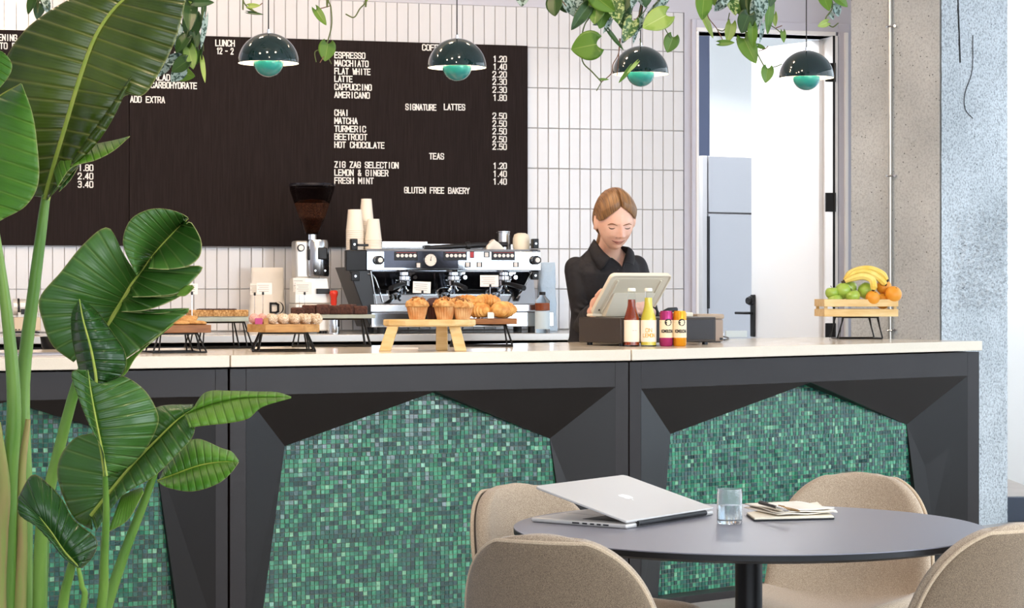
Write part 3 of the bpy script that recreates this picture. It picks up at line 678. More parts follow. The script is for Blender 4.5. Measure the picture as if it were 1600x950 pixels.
for k, (px, w_, r_) in enumerate(((0, .145, 2), (.004, .14, -3), (-.003, .132, 4))):
    cen = (a+b+c+d)/4
    nk = MB()
    def nf(u, v, k=k, w_=w_):
        x = (u-.5)*w_; y = (v-.5)*.17; e = max(abs(u-.5), abs(v-.5))*2
        return Vector((x, y, .0035+.0012*sin(9*u+k)*cos(7*v+k*2)+.004*max(0, e-.85)*(1 if (u > .5) == (k % 2 == 0) else .2)))
    nk.grid(nf, 16, 16); n0 = nk.build('paper_napkin', NAP, smooth=60, solid=.0022); n0.location = (cen.x+px+.004, cen.y, zz+k*.0042); n0.rotation_euler = (0, 0, radians(r_+18))
    tag(n0, nlab[k], 'napkin', 'paper napkins on the notepad')
def pen(label, p, q, z, m1, m2, r=.004):
    A = onz(p[0], p[1], z); B_ = onz(q[0], q[1], z); v = B_-A; t = thing('pen', label, 'pen', tuple(A), atan2(v.y, v.x)); L = v.length
    MB().tube([(0, 0, r), (L*.62, 0, r)], r, 12).build('barrel', m1, t); MB().tube([(L*.62, 0, r), (L*.9, 0, r), (L, 0, r)], [r, r*.8, .0008], 12).build('tip', m2, t)
    MB().tube([(L*.02, 0, r*2.1), (L*.3, 0, r*2.1)], .0010, 6).build('clip', m2, t)
pen('dark grey metal pen lying on the stacked napkins', (1187, 788), (1232, 801), zz+.0182, mat('gunmetal', '#3c3a3c', .3, metal=.8), CHROME)
pen('short wooden pencil stub lying right of the dark pen on the napkins', (1216, 794), (1250, 801), zz+.0180, mat('pencil_wood', '#c9a271', .5), mat('pencil_gold', '#a98758', .5), .0032)
# ------------------------------------------------------------ pendant lamps over the bar
GRN = mat('lamp_green', '#072224', .05, coat=.5); TEAL = mat('lamp_teal', '#1b7a78', .06, coat=.8); INN = mat('lamp_inner', '#fbf3e2', .4); BULB = mat('bulb', '#fff3d8', .4, emit=('#fff0d0', 90))
def half(r, n=14, a0=0, a1=90): return [(r*cos(radians(a0+(a1-a0)*i/n)), r*sin(radians(a0+(a1-a0)*i/n))) for i in range(n+1)]
lamp0 = None
for i, (x, yr, wd, lab) in enumerate(((419.5, 99, 95, 'leftmost of the four dark green dome pendants, beside the word LUNCH'), (714, 106, 92, 'dark green dome pendant in front of the word COFFEE, second from left'),
        (1001, 116, 88, 'dark green dome pendant in front of the white tiles, partly behind hanging leaves'), (1260, 122, 86, 'rightmost dark green dome pendant in front of the open doorway'))):
    d = .23*F/wd; p = P(x, yr, d)
    if lamp0 is None:
        t = lamp0 = thing('pendant_lamp', lab, 'lamp', tuple(p), 0, 'dome pendants over the bar')
        MB().lathe([(r, z) for r, z in half(.115, 20)], n=56, caps=False).build('dome', GRN, t, smooth=60)
        MB().lathe([(r, z) for r, z in half(.1135, 16)], n=48, caps=False).build('dome_lining', INN, t, smooth=60)
        low = MB().lathe([(r, -z) for r, z in half(.058, 14)], (0, 0, .006), n=40, caps=False); low.build('lower_bowl', TEAL, t, smooth=60)
        MB().lathe([(r, -z) for r, z in half(.0568, 10)], (0, 0, .006), n=32, caps=False).build('bowl_lining', INN, t, smooth=60)
        MB().sphere((0, 0, .030), .024).build('bulb', BULB, t)
        MB().cyl((0, 0, .05), (0, 0, .115), .013).build('lamp_holder', CHROME, t)
        for k in range(3):
            a = k*2*pi/3+.9; MB().tube([(.0575*cos(a), .0575*sin(a), .006), (.075*cos(a), .075*sin(a), .03), (.1*cos(a), .1*sin(a), .045)], .0012, 6).build('bracket', CHROME, t)
        MB().cyl((0, 0, .114), (0, 0, .128), .006).build('cord_collar', CHROME, t)
        MB().cyl((0, 0, .128), (0, 0, ZC-p.z+.01-.012), .0024, n=8).build('cord', BLK, t)
        lz = p.z
    else:
        t = dup(lamp0, tuple((p.x, p.y, p.z)), 0, label=lab)
        for ch in t.children:
            if ch.name.startswith('cord') and 'collar' not in ch.name: ch.scale.z = 1.0
            if ch.name.startswith('cord') and 'collar' not in ch.name: ch.location.z = 0; ch.data = ch.data.copy(); \
                [setattr(v.co, 'z', ZC-p.z-.002) for v in ch.data.vertices if v.co.z > .5]
for o in COL.objects:
    if o.name == 'cord':
        for v in o.data.vertices:
            if v.co.z > .5: v.co.z = ZC-lz-.002

# ------------------------------------------------------------ display stands on the bar
WIRE = mat('black_wire', '#15120f', .35, metal=.4); SLATE = mat('slate_grey', '#9aa39b', .55, var=(12, (1, 1, 1), 4), col2='#a8b0a6')
def frame_at(px, py, rz=None, z=1.0005):
    p = onz(px, py, z); return (p.x, p.y, z)
A1 = V1.ang; A0 = V0.ang; A2 = V2.ang
def wire_stand(name, label, base, wpx, hpx, board, rz=A1, dep=.20, thick=.026, shape='rect', inset=.028, group='wire legged cake stands'):
    """base: pixel of the middle of the foot, wpx/hpx: board width and total height in pixels"""
    L = frame_at(*base); s = F/L[1]; W = wpx/s; H = hpx/s
    t = thing(name, label, 'cake stand', L, rz, group)
    if shape == 'oct':
        pts = []; cx_ = W/2; cy_ = dep/2; k_ = .32
        for x_, y_ in ((-1, -k_), (-k_*1.6, -1), (k_*1.6, -1), (1, -k_), (1, k_), (k_*1.6, 1), (-k_*1.6, 1), (-1, k_)): pts.append(Vector((x_*cx_, y_*cy_+dep/2, H-thick)))
        MB().prism(pts, (0, 0, thick)).build('board', board, t, smooth=0, bevel=.002)
    else: MB().bx(-W/2, W/2, 0, dep, H-thick, H).build('board', board, t, smooth=0, bevel=.002)
    i = inset; r = .0033
    bw, tw = W/2-.018, W/2-.018-i
    m = MB()
    ft = [(-bw, .0, r), (bw, .0, r), (bw, dep, r), (-bw, dep, r)]; tp = [(-tw, .02, H-thick-r), (tw, .02, H-thick-r), (tw, dep-.02, H-thick-r), (-tw, dep-.02, H-thick-r)]
    m.tube(ft, r, 8, closed=True); m.tube(tp, r, 8, closed=True); m.build('wire_frame', WIRE, t)
    for k in range(4):
        q = MB().tube([ft[k], tp[k]], r, 8); e = Vector((.022 if ft[k][0] < 0 else -.022, 0, 0)); q.tube([Vector(ft[k])+e, Vector(tp[k])+e*.3], r*.9, 8); q.build('leg', WIRE, t)
    return t, L, W, H, s
def card(label, x0, y0, x1, y1, foot, zf, d, back=False, tilt=0, group='price cards'):
    s = F/d; cx_ = (x0+x1)/2; c = P(cx_, (y0+y1)/2, d); W = (x1-x0)/s; H = (y1-y0)/s
    t = thing('price_card', label, 'price card', (c.x, c.y, zf), radians(10), group)
    z = c.z-zf; R3 = Matrix.Rotation(radians(tilt), 3, 'Y')
    MB().box((0, 0, z), (W, .0012, H), R3).build('card', PAPER, t, smooth=0)
    for k in range(4):
        MB().box(R3 @ Vector((-.004+.002*(k % 2), -.0009, H*(.28-.17*k)))+Vector((0, 0, z)), (W*(.62 if k % 2 else .74), .0004, .0016), R3).build('printed_line', mat('faded_ink', '#9b948e', .8), t, smooth=0)
    fx = (foot-cx_)/s
    MB().cyl((fx, .006, .0), (fx, .003, z-H/2+.002), .0012, n=8).cyl((fx, .008, .0), (fx, .008, .002), .009).build('card_stem', CHROME, t)
    MB().box((fx, 0, z-H/2+.004), (.008, .009, .012)).build('clip', DKP, t, smooth=0, bevel=.002)
    return t
BAKE = mat('cookie_crust', '#a9743c', .8, var=(60, (1, 1, 1), 4), col2='#c99a5c', bump=(80, .6, .003))
BROWN = mat('brownie', '#3a201a', .85, var=(120, (1, 1, 1), 4), col2='#5a372c', bump=(90, .8, .004))
OATM = mat('oat_bar', '#9a6a38', .85, var=(110, (1, 1, 1), 4), col2='#d3a770', bump=(120, .9, .005)); CHOC = mat('dark_chocolate', '#3b2018', .35, bump=(50, .4, .003)); SUG = mat('sugar', '#efe6d6', .8)
COCO = mat('coconut_ball', '#b99a78', .9, var=(220, (1, 1, 1), 3), col2='#efe0c8', bump=(220, .9, .003)); PINKB = mat('pink_ball', '#c98f86', .9, var=(200, (1, 1, 1), 3), col2='#e3b3a4', bump=(220, .7, .003))
def lump(mb, c, r, amp=.12, fq=8, seed=0, nu=20, nv=14, flat=1):
    k = len(mb.v); mb.sphere(c, r, nu, nv); c = Vector(c)
    for i in range(k, len(mb.v)):
        p = Vector(mb.v[i])-c; q = p.normalized(); f = 1+amp*noise.noise(q*fq*.25*4+Vector((seed, seed*.7, 0)))
        p = p*f
        if p.z < 0: p.z *= flat
        mb.v[i] = tuple(c+p)
    return mb
rnd = random.Random(11)
# 1 cookies on the dark oak board
t, L, W, H, s = wire_stand('cake_stand', 'dark oak board on black wire legs with flat cookies, half behind the big leaf', (281, 552), 102, 44, DOAK, A0, .17, .028)
R0 = Matrix.Rotation(A0, 3, 'Z')
def onstand(L, R, v): q = R @ Vector(v); return (L[0]+q.x, L[1]+q.y, L[2]+q.z)
ck = [('round brown cookie lying flat at the front of the dark oak board', .012, .05, 0, 0), ('pale striped cookie lying at the right of the dark oak board', .075, .055, 0, 3), ('brown cookie leaning on top of the two on the dark oak board', .045, .075, .016, -8), ('golden cookie at the back of the dark oak board', .02, .11, 0, 0), ('brown cookie lying uppermost at the back of the dark oak board', .06, .11, .016, 5)]
cm = MB().lathe([(0, 0), (.036, 0), (.041, .004), (.040, .009), (.030, .014), (0, .016)], n=28).build('cookie', BAKE, smooth=60)
for k, (lb, x_, y_, z_, tl) in enumerate(ck):
    o = cm if k == 0 else cm.copy()
    if k: COL.objects.link(o)
    o.location = onstand(L, R0, (x_, y_, H+z_+.0005)); o.rotation_euler = (0, radians(tl), k); tag(o, lb, 'cookie', 'cookies on the dark oak board')
card('white price card on a clip above the cookies, cut by the leaf tip', 288, 443, 309, 460, 300, L[2]+H, L[1]+.12)
MB().box((0, 0, .007), (.022, .012, .016)).build('tag_red', mat('red_tag', '#d5432a', .5), None, smooth=0, bevel=.001)
rt = bpy.data.objects['tag_red']; rt.name = 'price_tag'; rt.location = onstand(L, R0, (.052, .145, H)); tag(rt, 'small red price tag standing behind the cookies', 'tag')
# 2 oat bars
t, L, W, H, s = wire_stand('cake_stand', 'grey slate on black wire legs carrying flapjack bars', (352, 545), 105, 49, SLATE, A0, .17, .016)
for k in range(5):
    m = MB(); x_ = -W/2+.035+k*(W-.06)/4.6
    def bf(c, d, m=m, k=k):
        m.box(c, d)
    m.box((0, 0, .015), (.058, .075, .026)); o = m.build('flapjack', OATM, smooth=0, bevel=.005, seg=3); o.location = onstand(L, R0, (x_, .075+.01*(k % 2), H+.0005)); o.rotation_euler = (0, 0, A0+rnd.uniform(-.08, .08))
    if k in (1, 2, 3):
        m = MB(); m.grid(lambda u, v: Vector(((u-.5)*.054, (v-.5)*.07, .030+.003*noise.noise((u*5, v*5, k)))), 8, 8); m.build('chocolate_top', CHOC, o, solid=.004)
    tag(o, ['flapjack bar at the left end of the slate', 'chocolate topped flapjack bar second from the left end', 'chocolate topped flapjack bar in the middle of the slate', 'chocolate topped flapjack bar second from the right end', 'flapjack bar at the right end of the slate'][k], 'flapjack', 'flapjack bars on the slate')
card('left of the two overlapping white price cards before the paper coffee bag', 391, 443, 406, 461, 398, L[2]+H, L[1]+.11)
card('right of the two overlapping price cards, printed, before the paper coffee bag', 401, 442, 425, 460, 411, L[2]+H, L[1]+.08)
# 3 coconut balls
t, L, W, H, s = wire_stand('cake_stand', 'octagonal wooden block board on black wire legs with coconut balls', (444, 550), 113, 43, OAK, A1*.3, .19, .029, 'oct')
R3_ = Matrix.Rotation(A1*.3, 3, 'Z'); r_ = .0195
bl = []; 
for k in range(5): bl.append((-.052+k*.041+.012, .045, 'front'))
for k in range(5): bl.append((-.045+k*.038, .090, 'back'))
for k in range(2): bl.append((-.108+k*.030, .072+.03*k, 'pink'))
ordn = ['first', 'second', 'third', 'fourth', 'fifth']
for k, (x_, y_, tp) in enumerate(bl):
    m = MB(); lump(m, (0, 0, r_), r_, .10, 8, k*3.1); o = m.build('coconut_ball' if tp != 'pink' else 'pink_truffle', COCO if tp != 'pink' else PINKB, smooth=180)
    o.location = onstand(L, R3_, (x_, y_, H+.0003)); o.rotation_euler = (0, 0, k)
    if tp == 'pink': tag(o, ['pinkish truffle ball at the left end of the octagonal board', 'pinkish truffle ball behind, second from the left end of the octagonal board'][k-10], 'truffle', 'balls on the octagonal board')
    else: tag(o, f'coconut coated ball, {ordn[k % 5]} from the left in the {tp} row', 'truffle', 'balls on the octagonal board')
o = MB().box((0, 0, .0115), (.027, .010, .022)).build('price_tag', mat('pink_tag', '#b3487f', .5), smooth=0, bevel=.001); o.location = onstand(L, R3_, (-.092, .022, H+.0005)); tag(o, 'small magenta price tag at the front left of the octagonal board', 'tag')
o = MB().box((0, 0, .0115), (.016, .010, .022)).build('price_tag', OAK, smooth=0, bevel=.001); o.location = onstand(L, R3_, (-.066, .022, H+.0005)); tag(o, 'small plain wooden tag right of the magenta tag', 'tag')
# 4 brownies
t, L, W, H, s = wire_stand('cake_stand', 'grey slate on black wire legs piled with dark brownies before the grinder', (518, 542), 137, 50, SLATE, A1*.2, .17, .014)
R4 = Matrix.Rotation(A1*.2, 3, 'Z')
for k in range(6):
    x_ = -W/2+.03+k*(W-.09)/5.2; m = MB(); m.box((0, 0, .021), (.056, .075, .040)); o = m.build('brownie', BROWN, smooth=0, bevel=.006, seg=3)
    o.location = onstand(L, R4, (x_+.012, .075+.012*(k % 2), H+.0005)); o.rotation_euler = (0, 0, rnd.uniform(-.25, .25)); o.scale = (1, 1, rnd.uniform(.82, 1.05) if k else .7)
    tag(o, f'dark chocolate brownie, {(ordn+["sixth"])[k]} from the left on the slate', 'brownie', 'brownies on the slate')
card('left of the two white price cards in front of the coffee grinder', 458, 434, 477, 456, 468, L[2]+H, L[1]+.14)
card('lower right of the two white price cards in front of the coffee grinder', 462, 441, 487, 460, 476, L[2]+H, L[1]+.10)
# 5 wooden stool with muffins
L = frame_at(671, 548); s = F/L[1]; W = 145/s; H = 49/s
st = thing('cake_stool', 'pale pine board on chunky splayed legs carrying muffins', 'cake stand', L, 0)
MB().lathe([(0, H-.026), (.95, H-.026), (1, H-.02), (1, H-.004), (.985, H), (0, H)], (0, .0, 0), 12, W/2, .075).build('board', PINE, st, smooth=0, bevel=.002)
for a, b in (((-.165, -.035), (-.135, -.03)), ((.118, -.035), (.095, -.03)), ((.045, .05), (.045, .045))):
    m = MB(); w_ = .022; d_ = .016
    lo = [Vector((a[0]+sx*w_, a[1]+sy*d_, 0)) for sx, sy in ((-1, -1), (1, -1), (1, 1), (-1, 1))]; hi = [Vector((b[0]+sx*w_*.95, b[1]+sy*d_, H-.0265)) for sx, sy in ((-1, -1), (1, -1), (1, 1), (-1, 1))]
    m.add(lo+hi, [(3, 2, 1, 0), (4, 5, 6, 7), (0, 1, 5, 4), (1, 2, 6, 5), (2, 3, 7, 6), (3, 0, 4, 7)]); m.build('leg', PINE, st, smooth=0, bevel=.002)
MUF = mat('muffin_top', '#b8783a', .8, var=(70, (1, 1, 1), 4), col2='#e0b070', bump=(90, .8, .004)); CASE = mat('muffin_case', '#c9864a', .6, var=(25, (1, 1, 1), 3), col2='#e3b27a'); CASED = mat('dark_case', '#4a2620', .6)
NUT = mat('walnut', '#8a5a30', .7); CHT = mat('chocolate_top_muffin', '#3f2226', .7, bump=(60, .6, .004))
def muffin(label, x, y, sc=1, dark=False, seed=0):
    t = thing('muffin', label, 'muffin', (L[0]+x, L[1]+y, L[2]+H+.0006), seed, 'muffins on the pine stool')
    m = MB(); n = 44; vs = []
    for r, z in ((.0285, 0), (.0335, .022), (.0385, .044), (.0400, .047)):
        for k in range(n): rr = (r+(.0016 if k % 2 else -.0012)*(z/.044*.8+.3))*sc; vs.append((rr*cos(2*pi*k/n), rr*sin(2*pi*k/n), z*sc))
    fs = [tuple(range(n))[::-1]]
    for j in range(3):
        for k in range(n): fs.append((j*n+k, j*n+(k+1) % n, (j+1)*n+(k+1) % n, (j+1)*n+k))
    m.add(vs, fs); m.build('paper_case', CASED if dark else CASE, t, smooth=20)
    m = MB(); lump(m, (0, 0, .050*sc), (.045*sc, .045*sc, .030*sc), .16, 10, seed, 32, 20, .35); m.build('crumb_top', CHT if dark else MUF, t, smooth=180)
    if not dark:
        m = MB(); rr = random.Random(seed)
        for k in range(26):
            a = rr.uniform(0, 6.28); q = rr.uniform(0, .033)*sc; z = .052*sc+.030*sc*sqrt(max(0, 1-(q/(.045*sc))**2)); m.box((q*cos(a), q*sin(a), z), (.008, .006, .005), Euler((rr.uniform(-1, 1), rr.uniform(-1, 1), a)).to_matrix())
        m.build('oat_topping', NUT, t, smooth=0, bevel=.0015, kind='stuff')
muffin('golden nut muffin standing alone at the left end of the pine stool', -.045, -.020, 1, False, 1)
muffin('golden nut muffin in the middle of the pine stool', .058, -.022, 1, False, 2)
muffin('golden muffin without gaps at the right end of the front row', .125, -.020, .92, False, 3)
muffin('dark chocolate muffin in a brown case behind the front muffins', .020, .040, 1.0, True, 4)
muffin('golden muffin at the back right of the pine stool', .105, .045, 1.0, False, 5)
card('white price card on a clip above the lone left muffin', 645, 440, 673, 458, 660, L[2]+H, L[1]+.055, tilt=2)
sp_ = MB().box((0, 0, .004), (.105, .012, .007)).build('label_strip', PAPER, smooth=0); q = onz(632, 546, 1.0005); sp_.location = q; tag(sp_, 'narrow white label strip lying under the pine stool', 'label')
# 6 croissants
t, L, W, H, s = wire_stand('cake_stand', 'walnut board on black wire legs piled with croissants right of the muffins', (752, 542), 112, 44, DOAK, 0, .18, .022)
CRO = mat('croissant', '#b9762f', .45, var=(30, (1, 1, 1), 4), col2='#e2b066', bump=(60, .3, .003))
def croissant(label, x, y, z, rz, sc=1.0, tilt=0):
    m = MB(); n = 64; pts = []; rad = []
    for i in range(n+1):
        q = i/n*2-1; a = q*1.05
        pts.append(Vector((.062*sin(a)*sc, -.045*(cos(a)-1)*sc*-1, .0)))
        env = (1-abs(q)**2.3)**.8; seg_ = (i/n*7) % 1; rad.append(max(.003, (.030*env*(.86+.20*sin(pi*seg_)))*sc+.004))
    m.tube(pts, rad, 20); zmin = min(v[2] for v in m.v); m.v = [(v[0], v[1], (v[2]-zmin)*.86) for v in m.v]
    o = m.build('croissant', CRO, smooth=180); o.location = (L[0]+x, L[1]+y, L[2]+H+.0005+z); o.rotation_euler = (tilt, 0, rz); tag(o, label, 'croissant', 'croissants on the walnut board')
croissant('croissant lying at the right end of the walnut board, pointing right', .085, .045, 0, .9, 1.15)
croissant('croissant at the front of the board, just right of the muffins', -.012, .05, 0, -.5, 1.05)
croissant('croissant at the back left of the walnut board', -.08, .12, 0, .2, 1.0)
croissant('croissant at the back middle of the walnut board', .03, .135, 0, 2.8, 1.1)
croissant('croissant resting on top of the pile in the middle', .02, .085, .040, .3, .95)
croissant('croissant resting on top of the pile at the left', -.06, .085, .040, -.3, .9)
o = MB().box((0, 0, .013), (.026, .008, .025)).build('price_tag', PAPER, smooth=0, bevel=.001); o.location = (L[0]+.038, L[1]-.0, L[2]+H+.0005); tag(o, 'small blank white tag propped against the croissants', 'tag')
card('white price card on a stem above the croissants', 750, 430, 779, 448, 766, L[2]+H, L[1]+.15)
# ------------------------------------------------------------ fruit crate
L = frame_at(1345, 530); s = F/L[1]; W = 117/s; RZ = radians(4)
ft = thing('crate_stand', 'black wire stand holding up the pine fruit crate', 'stand', L, RZ); r = .0035; Hc = 34/s; DD = .17
for k_, yy in enumerate((0, DD)):
    MB().tube([(-.098, yy, r), (-.085, yy+.005, Hc), (.083, yy+.005, Hc), (.098, yy, r)], r, 8, closed=True).build('wire_loop', WIRE, ft)
    for sx in (-1, 1): MB().tube([(sx*.105, yy+.016, r), (sx*.078, yy+.010, Hc)], r, 8).build('leg', WIRE, ft)
for sx in (-1, 1): MB().tube([(sx*.098, 0, r), (sx*.098, DD, r)], r, 8).build('foot_bar', WIRE, ft)
cr = thing('fruit_crate', 'pale slatted pine crate full of fruit on a wire stand', 'crate', (L[0], L[1], L[2]+Hc+r+.0005), RZ)
h_ = (496-469)/s; CW, CDp = W/2, .20; sl_h = h_*.42
for z0 in (0, h_-sl_h):
    MB().bx(-CW, CW, -.012, 0-.002, z0, z0+sl_h).build('slat', PINE, cr, smooth=0, bevel=.001); MB().bx(-CW, CW, CDp+.002, CDp+.012, z0, z0+sl_h).build('slat', PINE, cr, smooth=0, bevel=.001)
    for sx in (-1, 1): MB().bx(sx*CW-(.010 if sx > 0 else 0), sx*CW+(0 if sx > 0 else .010), 0, CDp, z0, z0+sl_h).build('slat', PINE, cr, smooth=0, bevel=.001)
for k in range(4): MB().bx(-CW+.012, CW-.012, .004+k*.05, .046+k*.05, .0, .006).build('base_slat', PINE, cr, smooth=0, bevel=.001)
for sx in (-1, 1):
    for yy in (.003, CDp-.015): MB().bx(sx*(CW-.011)-.007, sx*(CW-.011)+.007, yy, yy+.012, .007, h_-.001).build('corner_post', PINE, cr, smooth=0)
AP = mat('green_apple', '#8fae3c', .3, var=(6, (1, 1, 1), 3), col2='#b8cc62', coat=.3); ORG = mat('orange_peel', '#dd8a1e', .4, var=(8, (1, 1, 1), 2), col2='#eda43a', bump=(260, .35, .002)); BAN = mat('banana_skin', '#d9b53a', .45, var=(12, (1, 1, 1), 3), col2='#e9d27a'); BTIP = mat('banana_tip', '#3b2c1c', .7); STK = mat('apple_stalk', '#5a4326', .8)
Rc = Matrix.Rotation(RZ, 3, 'Z')
def fruit_px(px, py, dy): return P(px, py, L[1]+dy)
def apple(label, px, py, dy, r, tilt=(0, 0)):
    c = fruit_px(px, py, dy); t = thing('apple', label, 'apple', (c.x, c.y, c.z-r*.9), 0, 'green apples in the crate'); t.rotation_euler = (tilt[0], tilt[1], rnd.uniform(0, 3))
    pr = [(0, .10)]+[(r*sin(a)*(1+.04*cos(a)), 0) for a in ()]
    pts = []
    for i in range(19):
        a = pi*i/18; rr = r*(sin(a)**.92)*(1.02+.05*-cos(a)); z = r*.92*(1-cos(a)*1.0)
        if i > 13: z -= r*.22*((i-13)/5)**2
        if i < 3: z += r*.10*((3-i)/3)**2
        pts.append((max(rr, 0), z))
    MB().lathe(pts, n=32).build('flesh', AP, t, smooth=180); MB().tube([(0, 0, r*1.55), (.002, 0, r*1.75), (.006, 0, r*1.98)], [.0012, .0012, .002], 8).build('stalk', STK, t)
for a in [('green apple at the far left of the crate', 1300, 458, .045, .031), ('large pale green apple with its hollow turned to the front, second from left', 1315, 452, .03, .039, (.7, -.2)),
          ('green apple in the middle under the bananas, hollow facing the viewer', 1343, 447, .05, .038, (1.2, 0)), ('green apple low in the middle behind the top slat', 1334.5, 463, .025, .033, (-.2, 0)),
          ('green apple lowest at the left behind the top slat', 1305, 470, .04, .034), ('green apple behind the large one, barely showing', 1327, 450, .10, .036)]: apple(*a)
def orange(label, px, py, dy, r):
    c = fruit_px(px, py, dy); t = thing('orange', label, 'orange', (c.x, c.y, c.z-r), 0, 'oranges in the crate'); t.rotation_euler = (.6, .3, 0)
    MB().sphere((0, 0, r), (r, r, r*.96), 32, 20).build('peel', ORG, t, smooth=180); MB().lathe([(0, r*1.94), (.003, r*1.95), (.0032, r*1.97), (0, r*1.975)], n=8).build('stem_scar', STK, t)
for a in [('large orange at the right end of the crate', 1391.5, 457, .04, .0385), ('orange below the banana tips, left of the large one', 1360, 463, .03, .034), ('orange high behind the bananas at the right', 1377, 446, .10, .036), ('orange low between the other two oranges', 1375, 468, .07, .036)]: orange(*a)
def banana(label, pts, r=.0165):
    t = thing('banana', label, 'banana', tuple(pts[0]), 0, 'bananas on the fruit'); o = Vector(pts[0]); pp = smoothpts([Vector(p)-o for p in pts], 26)
    rad = [r*min(1, .40+.60*min(1, i/5), .38+.62*min(1, (26-i)/4)) for i in range(27)]
    MB().tube(pp[1:-1], rad[1:-1], 7).build('skin', BAN, t, smooth=25); MB().tube([pp[-2], pp[-1]], [rad[-2], .004], 8).build('blossom_end', BTIP, t)
    MB().tube([pp[0]*1.0+(pp[0]-pp[1])*.6, pp[0], pp[1]], [.0075, .0065, rad[1]], 8).build('stalk', BTIP, t)
fp = fruit_px
banana('banana at the back arching over the whole pile', [fp(1318, 441, .07), fp(1328, 428, .07), fp(1345, 421, .07), fp(1362, 421, .07), fp(1378, 428, .065), fp(1388, 440, .055)])
banana('banana in front, curving down with its tip toward the viewer', [fp(1317, 441, .04), fp(1335, 434, .03), fp(1350, 432, .02), fp(1362, 437, .01), fp(1365, 447, .0), fp(1364, 455, -.006)])
banana('banana in the middle between the other two', [fp(1320, 440, .055), fp(1336, 427, .052), fp(1352, 425, .05), fp(1368, 431, .045), fp(1380, 441, .04), fp(1385, 446, .035)], .0155)
# ------------------------------------------------------------ espresso machine
BZ = 1.0085
def wthing(name, label, cat, px, off, z=BZ, group=None):
    u = WP.uv(px, 480, off).x; p = WP.w(u, off, z); t = thing(name, label, cat, tuple(p), WP.ang, group); t['u0'] = u; t['o0'] = off; t['z0'] = z; return t
def lp_(t, x, y, off): q = WP.uv(x, y, off); return Vector((q.x-t['u0'], off-t['o0'], q.z-t['z0']))
MIR = mat('mirror_steel', '#d5d9de', .07, metal=1); DSTEEL = mat('dark_steel', '#3b3b42', .2, metal=.9)
em_ = wthing('espresso_machine', 'three group chrome espresso machine with black side brackets on the back counter', 'coffee machine', 705, -.58)
O = -.58
def rbox(t, name, x0, y0, x1, y1, o0, o1, m, bevel=.002, ref=None, par=None):
    a = lp_(t, x0, y0, o0); b = lp_(t, x1, y1, o0); dy = o1-o0
    return MB().bx(a.x, b.x, a.y, a.y+dy, b.z, a.z).build(name, m, par or t, smooth=0 if not bevel else 35, bevel=bevel)
a = lp_(em_, 573, 388.5, O); b = lp_(em_, 845, 424, O)
m = MB(); m.prism([(a.x, 0, b.z+.004), (a.x, .0, a.z-.012), (a.x, .012, a.z), (a.x, .06, a.z), (a.x, .06, b.z), (a.x, .01, b.z)], (b.x-a.x, 0, 0))
fp_ = m.build('control_panel', MIR, em_, smooth=0, bevel=.003)
zt_, zb_ = a.z, b.z; xl, xr = a.x, b.x
MB().bx(xl-.02, xr+.01, .0605, .36, zt_-.115, zt_-.006).build('upper_body', DSTEEL, em_, smooth=0, bevel=.003)
MB().bx(xl+.01, xr-.01, .30, .312, zt_-.005, zt_+.032).bx(xl+.01, xl+.022, .07, .30, zt_+.02, zt_+.032).bx(xr-.022, xr-.01, .07, .30, zt_+.02, zt_+.032).build('cup_rail', STEEL, em_, smooth=0, bevel=.002)
q0 = lp_(em_, 597, 377, O+.1); q1 = lp_(em_, 668, 388, O+.1); MB().bx(q0.x, q1.x, .10, .106, q1.z, q0.z).build('cup_guard', STEEL, em_, smooth=0, bevel=.002)
for x0, y0, x1, y1, nm in ((541, 391, 572.5, 423, 'side_cap'), (549, 373, 559, 390.5, 'bracket'), (549, 424, 562, 439, 'bracket'), (833, 373, 842, 388, 'bracket'), (832, 424, 842, 437, 'bracket')):
    o = rbox(em_, nm, x0, y0, x1, y1, O+.006, O+.05, BLK, .003)
    if nm == 'bracket':
        c = lp_(em_, (x0+x1)/2, (y0+y1)/2, O); MB().cyl((c.x, .006, c.z), (c.x, -.001, c.z), .005).build('bolt', CHROME, o)
rbox(em_, 'lever_arm', 559, 381, 576, 385, O-.01, O+.002, DKP, .002)
for x0 in (617, 694, 769):
    pn = rbox(em_, 'button_panel', x0-1, 393, x0+36, 407, O-.003, O, DKP, .001)
    for k in range(5):
        c = lp_(em_, x0+4.5+k*6.6, 399.5, O); MB().cyl((c.x, -.003, c.z), (c.x, -.0065, c.z), .0085, n=16).build('button', mat('button_white', '#ece6e2', .4), pn)
    c0 = lp_(em_, x0+2, 394.2, O); c1_ = lp_(em_, x0+33, 395, O); MB().bx(c0.x, c1_.x, -.0036, -.003, c1_.z, c0.z).build('red_line', mat('red_print', '#a63a3a', .5), pn, smooth=0)
dk = rbox(em_, 'dark_reflection', 600, 392, 716, 419, O-.0012, O+.002, mat('dark_reflection', '#34353d', .12, metal=.7), 0)  # dark plate painted as the reflection in the chrome panel
c = lp_(em_, 672, 406.5, O); ga = MB().cyl((c.x, .0, c.z), (c.x, -.012, c.z), .034, n=40).build('pressure_gauge', CHROME, em_)
MB().cyl((c.x, -.0121, c.z), (c.x, -.013, c.z), .0295, n=40).build('gauge_face', mat('gauge_face', '#e9e0d6', .4), ga)
m = MB(); m.box((c.x+.001, -.0136, c.z+.008), (.002, .001, .022), Matrix.Rotation(.25, 3, 'Y')); m.cyl((c.x, -.013, c.z), (c.x, -.0146, c.z), .003)
for k in range(9): a_ = radians(-120+30*k); m.box((c.x+.025*sin(a_), -.0133, c.z+.025*cos(a_)), (.0012, .0006, .004), Matrix.Rotation(a_, 3, 'Y'))
m.build('needle', INK, ga, smooth=0)
